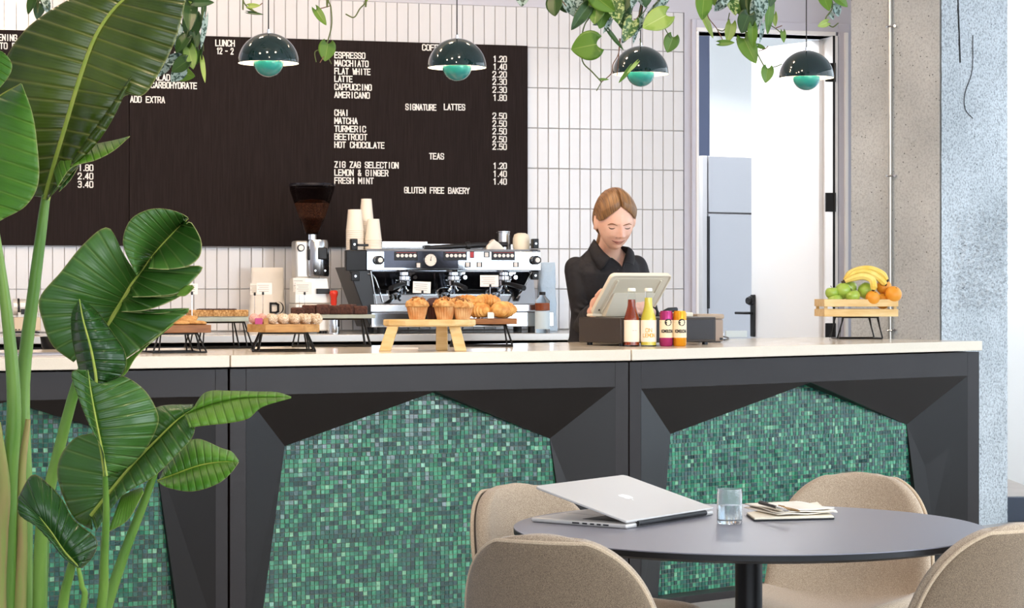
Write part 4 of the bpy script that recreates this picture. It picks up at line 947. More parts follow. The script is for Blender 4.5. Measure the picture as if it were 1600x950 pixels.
for x_, y_, cc in ((654, 414.5, 0), (731, 413.5, 0), (749, 413.5, 0), (806, 413.5, 0), (760.5, 398, 0), (737.5, 398, 1)):
    c = lp_(em_, x_, y_, O); sw = MB().box((c.x, -.002, c.z), (.030 if not cc else .022, .004, .028 if not cc else .034)).build('switch', DKP, em_, smooth=0, bevel=.001)
    MB().box((c.x-.002, -.005, c.z), (.018 if not cc else .017, .005, .022 if not cc else .028)).build('rocker', mat('switch_white', '#ddd8d4', .4) if not cc else mat('switch_red', '#b3282c', .35), sw, smooth=0, bevel=.001)
for x_ in (591, 836):
    c = lp_(em_, x_, 406.5, O); m = MB(); n = 24
    m.lathe([(0, 0), (.019, .002), (.022, .010), (.022, .034), (.018, .040), (0, .040)], n=24)
    mm = MB(); mm.add([(c.x+v[0]*(1+.06*(i % 2)), -v[2], c.z+v[1]*(1+.06*(i % 2))) for i, v in enumerate(m.v)], [f[::-1] for f in m.f]); kn = mm.build('steam_knob', DKP, em_, smooth=30)
    MB().cyl((c.x+.002, -.040, c.z), (c.x+.002, -.043, c.z), .012).build('knob_cap', mat('button_white'), kn)
# back splash, drip tray, legs
a = lp_(em_, 566, 424, O+.20); b = lp_(em_, 838, 474, O+.16)
m = MB(); m.add([(a.x, .22, zb_), (b.x, .22, zb_), (b.x, .17, b.z), (a.x, .17, b.z), (a.x, .23, zb_), (b.x, .23, zb_), (b.x, .18, b.z), (a.x, .18, b.z)], [(0, 3, 2, 1), (4, 5, 6, 7), (0, 1, 5, 4), (2, 3, 7, 6), (0, 4, 7, 3), (1, 2, 6, 5)])
m.build('back_splash', MIR, em_, smooth=0)
zs = lp_(em_, 700, 475, O).z; ztr = lp_(em_, 700, 487, O).z; zlow = lp_(em_, 700, 511, O).z
MB().bx(a.x-.005, b.x+.005, -.02, .34, ztr, zs-.002).build('drip_tray', STEEL, em_, smooth=0, bevel=.003)
MB().bx(a.x+.0, b.x+.04, -.012, .34, zlow, ztr-.003).build('lower_body', MIR, em_, smooth=0, bevel=.004)
MB().bx(a.x-.005, b.x+.005, -.016, -.012, zs-.012, zs-.006).build('tray_lip', DKP, em_, smooth=0)
for x_ in (a.x+.06, b.x-.06):
    for y_ in (.03, .30): MB().cyl((x_, y_, .0005), (x_, y_, zlow), .022, n=20).build('foot', DKP, em_)
sp0 = lp_(em_, 545, 424, O); MB().prism([(sp0.x, .02, zb_+.02), (a.x+.01, .02, zb_+.02), (a.x+.03, .02, zlow), (a.x+.0, .02, zlow)], (0, .32, 0)).build('side_panel', mat('side_black', '#17171a', .3), em_, smooth=0, bevel=.003)
MB().cyl((a.x+.002, .012, zb_), (a.x+.032, .012, zs), .004).build('side_tube', STEEL, em_)
for k, x_ in enumerate((630, 708, 787)):
    c = lp_(em_, x_, 424, O+.10); yy = c.y
    gh = MB().cyl((c.x, yy, c.z+.02), (c.x, yy, c.z-.022), .034, n=32).cyl((c.x, yy, c.z-.022), (c.x, yy, c.z-.045), .040, n=32).build('group_head', CHROME, em_, bevel=.003)
    pf = MB().cyl((c.x, yy, c.z-.0455), (c.x, yy, c.z-.072), .035, .032, n=32).build('portafilter', CHROME, em_, bevel=.002)
    ax = (-.10, .02, .06)[k]; MB().tube([(c.x, yy-.03, c.z-.06), (c.x+ax*.3, yy-.07, c.z-.066), (c.x+ax, yy-.165, c.z-.085)], [.008, .011, .0135], 14).build('handle', DKP, pf)
    MB().tube([(c.x-.01, yy, c.z-.072), (c.x-.014, yy, c.z-.088), (c.x-.026, yy, c.z-.098)], .006, 8).tube([(c.x+.01, yy, c.z-.072), (c.x+.014, yy, c.z-.088), (c.x+.026, yy, c.z-.098)], .006, 8).build('spout', CHROME, pf)
    for dx, dz_ in ((.045, -.005), (.055, -.03), (.03, -.012)): MB().cyl((c.x+dx, yy-.01, c.z+dz_), (c.x+dx, yy-.03, c.z+dz_), .010).build('fitting', CHROME, gh)
w1 = [lp_(em_, x_, y_, O+.02) for x_, y_ in ((574, 428), (582, 430), (588, 440), (598, 472))]; MB().tube(smoothpts(w1, 16), .0048, 10).build('steam_wand', CHROME, em_)
w1 = [lp_(em_, x_, y_, O+.02) for x_, y_ in ((832, 424), (826, 434), (818, 450), (807, 466))]; MB().tube(smoothpts(w1, 16), .0048, 10).build('steam_wand', CHROME, em_)
c = lp_(em_, 577, 462, O+.10); MB().cyl((c.x, .12, c.z), (c.x, .10, c.z), .012).build('dial', mat('button_white'), em_)
rbox(em_, 'water_spout', 570, 440, 584, 451, O+.10, O+.13, DKP, .003)
# things on top of the machine
top = zt_+BZ
CUPM = mat('paper_cup', '#efe6d8', .6)
def on_machine(px, py, off):
    q = WP.uv(px, py, off); return WP.w(q.x, off, top-.0055)
def cupstack(px, off, n, lab, h=.10, base=(.038, .028), grp='paper cups on the machine'):
    p = on_machine(px, 388, off)
    for k in range(n):
        r0, r1 = base
        if k == 0 and 'cup_mesh%s' % h not in globals():
            m = MB(); m.lathe([(r0, 0), (r0+.0022, .0005), (r0+.0022, .0038), (r0+.0004, .0045), (r1, h), (r1-.003, h), (r1-.0035, h-.006), (0, h-.006), (0, h-.0065), (r1-.0045, h-.0065), (r0-.0004, .0), (r0, 0)], n=28); globals()['cup_mesh%s' % h] = m.build('paper_cup', CUPM, smooth=40); o = globals()['cup_mesh%s' % h]
        else: o = globals()['cup_mesh%s' % h].copy(); COL.objects.link(o)
        o.location = (p.x, p.y, p.z+k*.0095+.0003)
        w_ = 'topmost' if k == n-1 else ('bottom' if k == 0 else ['second', 'third', 'fourth', 'fifth', 'sixth', 'seventh', 'eighth', 'ninth', 'tenth', 'eleventh', 'twelfth', 'thirteenth', 'fourteenth', 'fifteenth'][k-1]+' from the bottom')
        tag(o, f'upturned cream paper cup, {w_}, {lab}', 'paper cup', grp)
cupstack(554.5, -.50, 11, 'wide left stack on the machine', .105, (.043, .034))
cupstack(572.5, -.40, 16, 'tall back stack on the machine', .115, (.036, .026))
cupstack(583.5, -.52, 6, 'low right stack on the machine', .106, (.0405, .029))
q = on_machine(786, 388, -.42); t = thing('steel_canister', 'brushed steel canister standing on the coffee machine', 'canister', tuple(q)); MB().lathe([(0, 0), (.034, 0), (.034, .092), (.036, .094), (.036, .100), (0, .101)], n=32).build('body', STEEL, t, smooth=40); MB().cyl((.036, 0, .0), (.036, 0, .08), .004).build('handle', DKP, t)
q = on_machine(814.5, 388, -.48); t = thing('cream_pot', 'upturned round cream ceramic pot at the right end of the machine top', 'pot', tuple(q)); MB().lathe([(.040, 0), (.042, .002), (.044, .03), (.043, .062), (.036, .082), (.020, .090), (0, .091)], n=32).build('body', mat('cream_ceramic', '#e6ddc9', .35), t, smooth=60)
q = on_machine(773, 388, -.50); m = MB(); m.grid(lambda u, v: Vector(((u-.5)*.10*(1 if 0 < v < 1 else 1), (v-.5)*.07, .002+(.052*max(0, 1-abs(u-.40)*1.7)+.004*noise.noise((u*9, v*7, 0)))*(0 if v in (0, 1) or u in (0, 1) else 1))), 20, 12)
o = m.build('folded_cloth', mat('white_cloth', '#e4ded5', .9), smooth=60, solid=.004); o.location = q; o.rotation_euler = (0, 0, WP.ang); tag(o, 'crumpled white cloth on the machine top before the steel canister', 'cloth')
q = on_machine(672, 386, -.50); q.z += .001
t = thing('black_tamper_tool', 'long black tubular handle lying on the coffee machine top', 'tool', tuple(q), WP.ang)
MB().tube([(0, 0, .012), (.26, 0, .027), (.40, 0, .031)], [.011, .014, .013], 16).build('shaft', DKP, t); MB().cyl((.185, 0, .022), (.205, 0, .023), .022, n=24).build('ring', DKP, t, bevel=.002); MB().cyl((-.03, 0, .012), (0, 0, .012), .0125).build('end_cap', BLK, t)
# ------------------------------------------------------------ coffee grinder
gr = wthing('coffee_grinder', 'steel coffee grinder with smoked funnel hopper full of beans left of the machine', 'grinder', 492, -.42); O = -.42
def gz(y): return lp_(gr, 492, y, O).z
SG = mat('smoked_glass', '#a9a0a2', .05, trans=1, ior=1.1); BEAN = mat('coffee_beans', '#3a1e10', .5, var=(160, (1, 1, 1), 3), col2='#7a4a28', bump=(160, 1, .006))
sx_ = lp_(gr, 487.5, 300, O).x
MB().lathe([(.033, gz(366)), (.040, gz(362)), (.110, gz(298)), (.113, gz(292)), (.110, gz(292)), (.107, gz(298)), (.037, gz(361)), (.030, gz(366))], (sx_, 0, 0), 48).build('hopper', SG, gr, smooth=40)
MB().lathe([(0, gz(365.5)), (.029, gz(365)), (.036, gz(361)), (.086, gz(318)), (.06, gz(313)), (0, gz(311))], (sx_, 0, 0), 40).build('beans', BEAN, gr, smooth=60)
MB().lathe([(0, gz(291.5)), (.113, gz(291.5)), (.116, gz(290)), (.112, gz(287)), (.03, gz(285.5)), (0, gz(285.5))], (sx_, 0, 0), 48).build('lid', mat('hopper_lid', '#1c1c24', .15, trans=.0), gr, smooth=40)
MB().lathe([(0, gz(374.5)), (.024, gz(374.5)), (.024, gz(366.5)), (0, gz(366.5))], (sx_, 0, 0), 32).build('collar', CHROME, gr, smooth=40)
bx_ = lp_(gr, 495.5, 400, O).x
bd_ = MB().lathe([(0, gz(432)), (.056, gz(432)), (.060, gz(429)), (.060, gz(379)), (.055, gz(375)), (0, gz(375))], (bx_, 0, 0), 48).build('motor_housing', STEEL, gr, smooth=40)
for x0, x1, y0, y1, dd in ((493, 508, 387, 406, -.058), (478.5, 485.5, 389, 407, -.036)):
    a = lp_(gr, x0, y0, O); b = lp_(gr, x1, y1, O); MB().bx(a.x, b.x, dd-.006, dd+.03, b.z, a.z).build('window', DKP, bd_, bevel=.006)
MB().cyl((bx_-.02, -.056, gz(423)), (bx_-.02, -.060, gz(423)), .004).cyl((bx_+.03, -.05, gz(423)), (bx_+.03, -.055, gz(423)), .004).build('screw', CHROME, bd_)
a = lp_(gr, 460.5, 376, O); b = lp_(gr, 484, 436, O); sd = MB().bx(a.x, b.x, -.02, .10, b.z, a.z).build('side_housing', mat('satin_steel', '#c9c6c0', .35, metal=.6), gr, bevel=.012, seg=4)
c = lp_(gr, 468.5, 387.5, O); MB().cyl((c.x, -.02, c.z), (c.x, -.034, c.z), .018, n=32).build('dial', DKP, sd); MB().cyl((c.x, -.034, c.z), (c.x, -.037, c.z), .013, n=32).build('dial_face', mat('button_white'), sd)
a = lp_(gr, 459, 434, O); b = lp_(gr, 515, 474, O)
MB().prism([(a.x, -.03, b.z), (a.x, -.03, a.z), (b.x-.015, -.03, a.z), (b.x, -.03, b.z+.015), (b.x, -.03, b.z)], (0, .15, 0)).build('doser_base', mat('light_steel', '#d8d5cf', .3, metal=.3), gr, bevel=.004)
c0 = lp_(gr, 492, 451, O); c1_ = lp_(gr, 512, 459, O); MB().bx(c0.x, c1_.x, -.05, -.0305, c1_.z, c0.z).build('portafilter_fork', DKP, gr, bevel=.003)
MB().bx(a.x+.0, b.x+.0, -.045, .14, .012, b.z-.002).build('base', mat('light_steel'), gr, bevel=.006)
for x_ in (a.x+.03, b.x-.03):
    for y_ in (-.02, .11): MB().cyl((x_, y_, .0003), (x_, y_, .012), .012).build('foot', DKP, gr)
tp_ = wthing('tamper', 'tamper with a red handle between the grinder and the coffee machine', 'tamper', 521.5, -.50); z_ = lambda y: lp_(tp_, 521, y, -.50).z
MB().lathe([(0, z_(479)), (.012, z_(479)), (.016, z_(472)), (.015, z_(466)), (.021, z_(460)), (.021, z_(456)), (.015, z_(454)), (0, z_(453.5))], n=28).build('handle', mat('tamper_red', '#cf3420', .35), tp_, smooth=50); MB().cyl((0, 0, .0005), (0, 0, z_(479)-.0005), .029, n=32).build('base', CHROME, tp_)
# ------------------------------------------------------------ bags and bottle on the back counter
def bag(name, label, x0, x1, yt, off, m_, lean=0, cat='coffee bag'):
    t = wthing(name, label, cat, (x0+x1)/2, off); a = lp_(t, x0, yt, off); b = lp_(t, x1, yt, off); Wd, Hh = (b.x-a.x), a.z
    def f(u, v):                                 # closed gusseted bag, v up
        an = 2*pi*u; k = v; dep = .045*(1-k)**.6+.004; hw = Wd/2*(1-.14*k)
        cx_, sy = cos(an), sin(an); x = hw*(abs(cx_)**.45)*(1 if cx_ > 0 else -1); y = dep*(abs(sy)**.6)*(1 if sy > 0 else -1)
        return Vector((x+lean*k+.004*noise.noise((u*6, v*8, 1)), y+.05+.006*noise.noise((u*5, v*7, 9)), Hh*v+.0005))
    m = MB(); m.grid(f, 48, 24); n = 49; m.add([f(i/48, 0) for i in range(48)], [tuple(range(48))]); m.add([f(i/48, 1) for i in range(48)], [tuple(range(48))[::-1]])
    m.build('bag_body', m_, t, smooth=30); return t, f, Hh
bg1, bf1, hb = bag('coffee_bag', 'white paper coffee bag with a bold black letter D, left of the grinder', 391, 449, 418, -.26, mat('bag_paper', '#ded8cf', .75, bump=(14, .5, .01)))
def lg(x, z, k): return Vector((x, .05-.049+.004-(.0015+.0015*k), z))
c = lp_(bg1, 431, 481, -.26); m = MB()
for rr, st in (((1.0), .013), ((.66), .0)):
    pass
text(m, 'D', c.x-.026, c.z-.024, .055, .046, .011, lg); m.build('letter', INK, bg1, smooth=0)
m = MB(); pts = [(c.x+.006+.026*sin(radians(a_)), c.z+.030*cos(radians(a_))) for a_ in range(0, 181, 15)]
for (x_, z_a), (x2, z2a) in zip(pts, pts[1:]): m.add([lg(x_+.003, z_a, 0), lg(x2+.003, z2a, 0), lg(x2+.009, z2a*1.0, 0), lg(x_+.009, z_a, 0), lg(x_+.003, z_a, 1), lg(x2+.003, z2a, 1), lg(x2+.009, z2a, 1), lg(x_+.009, z_a, 1)], [(4, 5, 6, 7), (0, 1, 5, 4), (2, 3, 7, 6), (1, 2, 6, 5), (0, 4, 7, 3)])
m.build('letter_outline', INK, bg1, smooth=0)
bag('blue_bag', 'crinkled pale blue plastic bag standing right of the coffee machine', 845, 873, 410, -.20, mat('blue_plastic', '#b9cbdc', .25, bump=(25, .8, .01)), 0, 'bag')
t = wthing('syrup_bottle', 'clear bottle of amber syrup with a black cap at the right end of the machine', 'bottle', 847.5, -.66); z_ = lambda y: lp_(t, 847, y, -.66).z
MB().lathe([(0, 0), (.036, 0), (.037, .004), (.037, z_(470)), (.016, z_(463)), (.015, z_(461)), (0, z_(461))], n=36).build('glass', mat('bottle_glass', '#fbfdfd', .02, trans=1, ior=1.08), t, smooth=50)
MB().lathe([(0, z_(485)), (.0355, z_(485)), (.0355, z_(473.5)), (0, z_(473.5))], n=36).build('syrup', mat('amber_syrup', '#a04c1e', .1), t, smooth=50)
MB().cyl((0, 0, z_(461)+.0003), (0, 0, z_(456)), .016, n=28).build('cap', DKP, t, bevel=.002)
MB().lathe([(.0373, .02), (.0376, .02), (.0376, z_(486)), (.0373, z_(486))], n=36).build('label', mat('label_blue', '#c9d9e2', .6), t, smooth=50)
# ------------------------------------------------------------ appliance at the left, bins, ribbed tray
to = wthing('countertop_appliance', 'small cream and steel countertop appliance half hidden by the left plant stem', 'appliance', 42, -.42); O = -.42
rbox(to, 'body', 21.5, 496, 64, 517, O, O+.20, mat('appliance_beige', '#cdbba4', .4), .006); rbox(to, 'foot', 24, 518.5, 62, 520.5, O+.01, O+.19, DKP, .001)
a = lp_(to, 21.5, 480, O); b = lp_(to, 62, 480, O); zc_ = a.z; rr = .040
MB().tube([(a.x, .06, zc_), (b.x, .06, zc_)], rr, 28).build('roller', mat('light_steel'), to)
MB().tube([(a.x+.02, .055, zc_), (a.x+.03, .055, zc_)], rr*1.05, 28).build('band', DKP, to)
rbox(to, 'vent', 33, 483, 52, 491, O-.0, O+.02, DKP, .001); rbox(to, 'neck', 28, 488, 60, 496, O+.01, O+.14, mat('light_steel'), .003)
for k in range(5): c = lp_(to, 25+k*5, 515, O); MB().cyl((c.x, .001, c.z), (c.x, -.002, c.z), .0035).build('stud', DKP, to)
for px, w_, lab in ((32, 30, 'small black bowl standing at the far left between the two tall stems'), (88, 50, 'larger black bowl half hidden behind the big split leaf')):
    g = onz(px, 545, 1.0005); s = F/g.y; t = thing('black_bowl', lab, 'bowl', tuple(g), 0, 'black bowls on the bar')
    hh = 19/s; rr = w_/2/s; MB().lathe([(0, 0), (rr*.82, 0), (rr*.9, .006), (rr, hh), (rr-.003, hh), (rr*.85, .008), (0, .006)], n=36).build('bowl', DKP, t, smooth=40)
g = onz(52, 555, 1.0005); rt = thing('ribbed_tray', 'ribbed steel drain tray set on the worktop at the far left', 'tray', (g.x, g.y, 1.0004), V0.ang)
MB().bx(-.50, .22, -.07, .10, 0, .003).build('tray_base', mat('tray_steel', '#b9b3b3', .3, metal=.7), rt, smooth=0, bevel=.001)
for k in range(6): MB().bx(-.49, .21, -.06+k*.028, -.052+k*.028, .003, .007).build('rib', mat('rib_steel', '#8d8789', .35, metal=.7), rt, smooth=0)
# ------------------------------------------------------------ till: cash drawer, tablet stand, printer
K = Vector((.435, 9.0, 1.0005)); ud = Vector((.83, .56, 0)).normalized(); vd = Vector((-ud.y, ud.x, 0)); ta = atan2(ud.y, ud.x)
cdw = thing('cash_drawer', 'dark brown-black metal cash drawer behind the drinks bottles', 'cash drawer', tuple(K), ta)
zc0, zc1 = .012, .114
MB().bx(0, .495, 0, .285, zc0, zc1).build('case', mat('drawer_metal', '#3b322c', .35, metal=.2, bump=(300, .05, .001)), cdw, bevel=.004)
MB().bx(.012, .483, -.0035, -.0002, zc0+.010, zc1-.010).build('drawer_front', mat('drawer_front', '#2a2729', .4), cdw, bevel=.002)
for x_ in (.03, .46):
    for y_ in (.03, .25): MB().cyl((x_, y_, 0), (x_, y_, zc0), .012).build('foot', DKP, cdw)
MB().cyl((.25, -.004, .055), (.25, -.008, .055), .009).build('keyhole', CHROME, cdw)
g = onz(926, 495, K.z+zc1); ts = thing('tablet_till', 'cream tablet till on a tilted stand turned toward the barista', 'till', (g.x, g.y, K.z+zc1+.0006), ta)
TB = mat('till_cream', '#e3dac6', .45); TB2 = mat('till_cream_inner', '#d9cfb9', .5)
Wt = .315; Hv = Vector((0, -.150, .168)); Hn = Hv.normalized(); hl = Hv.length; nb_ = Vector((0, -Hn.z, Hn.y))   # nb_: out of the back, toward the camera
Rt = Matrix((Vector((1, 0, 0)), Hn, -nb_)).transposed().to_3x3()
def tl(a, b, c): return Vector((0, .02, .012))+Vector((a, 0, 0))+Hn*b+nb_*c
def tbox(a0, a1, b0, b1, c0, c1):
    m = MB(); m.add([tl(a, b, c) for c in (c0, c1) for b in (b0, b1) for a in (a0, a1)], [(0, 2, 3, 1), (4, 5, 7, 6), (0, 1, 5, 4), (2, 6, 7, 3), (0, 4, 6, 2), (1, 3, 7, 5)]); return m
def rr_prism(a0, a1, b0, b1, r, c0, c1):
    pts = []
    for cx_, cy_, s0 in ((a1-r, b0+r, -90), (a1-r, b1-r, 0), (a0+r, b1-r, 90), (a0+r, b0+r, 180)):
        for k in range(7): an = radians(s0+15*k); pts.append(tl(cx_+r*cos(an), cy_+r*sin(an), c0))
    return MB().prism(pts, nb_*(c1-c0))
rr_prism(0, Wt, 0, hl, .022, -.006, .008).build('housing', TB, ts, bevel=.003)
rr_prism(.03, Wt-.03, .016, hl-.022, .012, .0081, .0095).build('inner_panel', TB2, ts, bevel=.001)
for a_ in (.045, Wt-.045):
    m = MB(); m.tube([tl(a_, .02, .012), tl(a_, hl-.03, .012)], .0045, 8); m.build('rib', TB, ts)
m = MB(); rp_ = []
for cx_, cy_, s0 in ((Wt-.02, .02, -90), (Wt-.02, hl-.02, 0), (.02, hl-.02, 90), (.02, .02, 180)):
    for k in range(5): an = radians(s0+22.5*k); rp_.append(tl(cx_+.017*cos(an), cy_+.017*sin(an), .009))
m.tube(rp_, .0045, 8, closed=True); m.build('rim', TB, ts)
tbox(.012, Wt-.012, .012, hl-.012, -.0065, -.0061).build('screen', mat('screen_black', '#0c0d10', .1), ts, smooth=0)
m = MB(); m.cyl(tl(.028, .03, .0095), tl(.028, .03, .0115), .004); m.build('screw', DKP, ts)
MB().prism([(.05, -.02, 0), (.05, .12, 0), (.05, -.085, .10)], (Wt-.10, 0, 0)).build('stand_foot', TB, ts, bevel=.003)
MB().bx(-.0, Wt, .0, .045, .0, .012).build('stand_base', TB, ts, bevel=.004)
g = P(1090, 480, 9.62); pr = thing('receipt_printer', 'taupe receipt printer with cream lid right of the cash drawer', 'printer', (g.x, g.y, 1.0005), .25); s = F/9.62
hh = (527-482)/s-.002
MB().bx(0, .118, 0, .15, .004, hh-.022).build('body', mat('printer_taupe', '#9c8b7e', .5), pr, bevel=.006); MB().bx(-.004, .122, -.004, .154, hh-.021, hh).build('lid', mat('printer_lid', '#a89784', .5), pr, bevel=.007)
MB().bx(.10, .114, -.002, .0, .01, .02).build('socket', DKP, pr, smooth=0); MB().bx(.01, .108, .01, .14, 0, .004).build('foot', DKP, pr, smooth=0)
g = onz(1075, 492, K.z+zc1); m = MB(); m.bx(0, .085, 0, .05, 0, .018); o = m.build('card_reader', mat('reader_cream', '#e6dcc4', .5), smooth=35, bevel=.004); q = K+ud*.37+vd*.10; o.location = (q.x, q.y, K.z+zc1+.0005); o.rotation_euler = (0, 0, ta); tag(o, 'flat cream card reader lying on the right end of the cash drawer', 'card reader')
q = K+ud*.36+vd*.18; t = thing('stapler', 'black stapler lying on the cash drawer beside the card reader', 'stapler', (q.x, q.y, K.z+zc1+.0005), ta+.2); MB().bx(0, .10, 0, .03, 0, .008).build('base', DKP, t, bevel=.003); MB().tube([(.0, .015, .012), (.05, .015, .026), (.10, .015, .030)], [.008, .012, .009], 12).build('arm', DKP, t)
g = onz(1151, 527, 1.0005); o = MB().bx(-.05, .05, 0, .04, 0, .030).build('card_box', mat('pale_blue_card', '#d5e4ea', .6), smooth=0, bevel=.001); o.location = g; tag(o, 'small pale blue box on the worktop in front of the fridge', 'box')
cb = MB(); pts = [onz(x_, y_, 1.005) for x_, y_ in ((1112, 531), (1122, 529), (1131, 531), (1138, 528), (1128, 526), (1120, 529), (1108, 533))]; cb.tube(smoothpts(pts, 40), .0032, 8); o = cb.build('power_cable', DKP); tag(o, 'loop of black power cable beside the receipt printer', 'cable')
# ------------------------------------------------------------ drinks
def bottle(label, px, liqcol, ytop, words):
    g = onz(px, 541, 1.0005); s = F/g.y; zz = lambda y: (541-y)/s; t = thing('drink_bottle', label, 'bottle', tuple(g), 0, 'drinks on the bar'); k = 1/s
    MB().lathe([(0, 0), (11.0*k, 0), (12.2*k, .003), (12.2*k, zz(500)), (11.4*k, zz(495)), (8.0*k, zz(484)), (6.6*k, zz(478)), (5.2*k, zz(458)), (5.4*k, zz(456)), (5.4*k, zz(454)), (0, zz(453.5))], n=40).build('glass', mat('bottle_glass'), t, smooth=50)
    prof = [(0, .004), (11.6*k, .005), (11.7*k, zz(500)), (10.8*k, zz(495)), (7.4*k, zz(484)), (6.0*k, zz(478)), (5.3*k, zz(ytop)), (0, zz(ytop))]
    MB().lathe(prof, n=36).build('drink', mat('drink_'+liqcol[1:], liqcol, .05, coat=.5), t, smooth=50)
    MB().lathe([(12.25*k, zz(534)), (12.5*k, zz(534)), (12.5*k, zz(500)), (12.25*k, zz(500))], n=40).build('label', mat('bottle_label', '#efe2cf', .6), t, smooth=50)
    MB().lathe([(5.6*k, zz(455)), (6.3*k, zz(455)), (6.2*k, zz(451.5)), (5*k, zz(450)), (0, zz(450))], n=24).build('crown_cap', mat('cap_white', '#ece7dc', .4), t, smooth=50)
    m = MB(); R_l = 12.5*k
    for s_, y_, h__, x0, pt in words:
        text(m, s_, x0*k, zz(y_), pt*k, h__*k, 1.0*k if h__ > 3 else .6*k, lambda X, Z, q: Vector((sin(X/R_l)*(R_l+.0003*q+.0001), -cos(X/R_l)*(R_l+.0003*q+.0001), Z)))
    m.build('label_print', mat('print_'+liqcol[1:], '#d9a53f' if 'lemon' in label else '#c98a78', .5), t, smooth=0)
bottle('glass bottle of red-brown drink with plain cream label in front of the till', 987, '#8f3410', 468, [('BREW', 517, 2.4, -1.5, 2.0)] if False else [('--', 517, 1.6, .5, 4.2)])
bottle('glass bottle of pale yellow lemon drink with ON LEMON label', 1013.2, '#efdc50', 465, [('ON', 518.5, 5.4, -5, 5.6), ('LEMON', 526.5, 5.4, -9.6, 4.1)])
def can(label, px, colr):
    g = onz(px, 541, 1.0005); s = F/g.y; k = 1/s; zz = lambda y: (541-y)/s; t = thing('drink_can', label, 'can', tuple(g), 0, 'drinks on the bar'); R_l = 10.6*k
    cm_ = mat('can_'+colr[1:], colr, .25, metal=.5)
    MB().lathe([(0, .003), (8.0*k, .002), (8.8*k, 0), (9.2*k, .0015), (10.5*k, .006), (10.5*k, zz(490)), (9.2*k, zz(487)), (9.2*k, zz(485.8)), (8.6*k, zz(485.8)), (8.2*k, zz(487)), (0, zz(487))], n=40).build('can_body', cm_, t, smooth=50)
    MB().lathe([(10.55*k, zz(527.5)), (R_l, zz(527.5)), (R_l, zz(500)), (10.55*k, zz(500))], n=40).build('cream_band', mat('can_cream', '#efdcb9', .4), t, smooth=50)
    cyl = lambda X, Z, q: Vector((sin(X/R_l)*(R_l+.0003*q+.0001), -cos(X/R_l)*(R_l+.0003*q+.0001), Z))
    m = MB(); n = 24; cx_ = 2.5*k
    def disc(r, q, cz): return [cyl(cx_+r*k*cos(2*pi*i/n), zz(cz)+r*k*sin(2*pi*i/n), q) for i in range(n)]
    m.prism(disc(5.6, 2, 503.5), (0, -.0003, 0)); m.add([cyl(X*k, zz(y_), 1.5) for X, y_ in ((-10, 502.5), (10, 502.5), (10, 504), (-10, 504))], [(0, 3, 2, 1)]); m.build('badge', INK, t, smooth=0)
    m = MB(); m.add([cyl(cx_+X*k, zz(503.5)+Z*k, 5) for X, Z in ((-4, 1), (-1, 3.4), (3, 2.6), (4, .8), (1, -.2), (-2, .2))], [(5, 4, 3, 2, 1, 0)]); m.add([cyl(cx_+X*k, zz(503.5)+Z*k, 5) for X, Z in ((-3.6, -1.6), (-.5, -1.4), (3.4, -.6), (2, -2.8), (-.5, -3.6))], [(0, 4, 3, 2, 1)]); m.build('badge_mark', mat('can_cream'), t, smooth=0)
    m = MB(); text(m, 'KOMBUCHA', -8.6*k, zz(519.5), 2.55*k, 4.4*k, .9*k, cyl); m.build('lettering', INK, t, smooth=0)
    m = MB(); m.tube([(0, 0, zz(486.4)), (.003, 0, zz(486)), (.010, 0, zz(486.3))], .0012, 6); m.build('ring_pull', CHROME, t)
can('slim magenta drink can with a cream band, left of the two cans', 1041, '#a8326e'); can('slim orange drink can with a cream band, right of the two cans', 1062.2, '#e0981e')
# ------------------------------------------------------------ fridge in the storeroom
A_ = P(1107, 400, 13.30); B_ = P(1215, 400, 13.55); FPn = VPlane((A_.x, A_.y), (B_.x, B_.y)); zf = FPn.uv(1120, 244).z
fr_ = thing('fridge', 'tall stainless steel fridge with a black handle groove seen through the doorway', 'fridge', (A_.x, A_.y, 0), FPn.ang)
FST = mat('fridge_steel', '#adadb1', .30, metal=.6); L = FPn.L; zs_ = FPn.uv(1120, 333).z
MB().bx(-.0, L, .045, .62, .04, zf).build('cabinet', mat('fridge_side', '#c9c9cb', .4), fr_, bevel=.004)
MB().bx(0, L, 0, .043, zs_+.003, zf).build('upper_door', FST, fr_, bevel=.004); MB().bx(0, L, 0, .043, .05, zs_-.003).build('lower_door', FST, fr_, bevel=.004)
q = FPn.uv(1105, 338); q2 = FPn.uv(1108, 482); MB().bx(-.012, .002, -.012, .0, q2.z, q.z).build('handle_groove', DKP, fr_, smooth=0)
MB().bx(-.048, -.013, -.006, .05, .05, zf).build('side_trim', mat('fridge_side'), fr_, bevel=.003)
for x_ in (.04, L-.04):
    for y_ in (.1, .56): MB().cyl((x_, y_, 0), (x_, y_, .04), .02).build('foot', DKP, fr_)
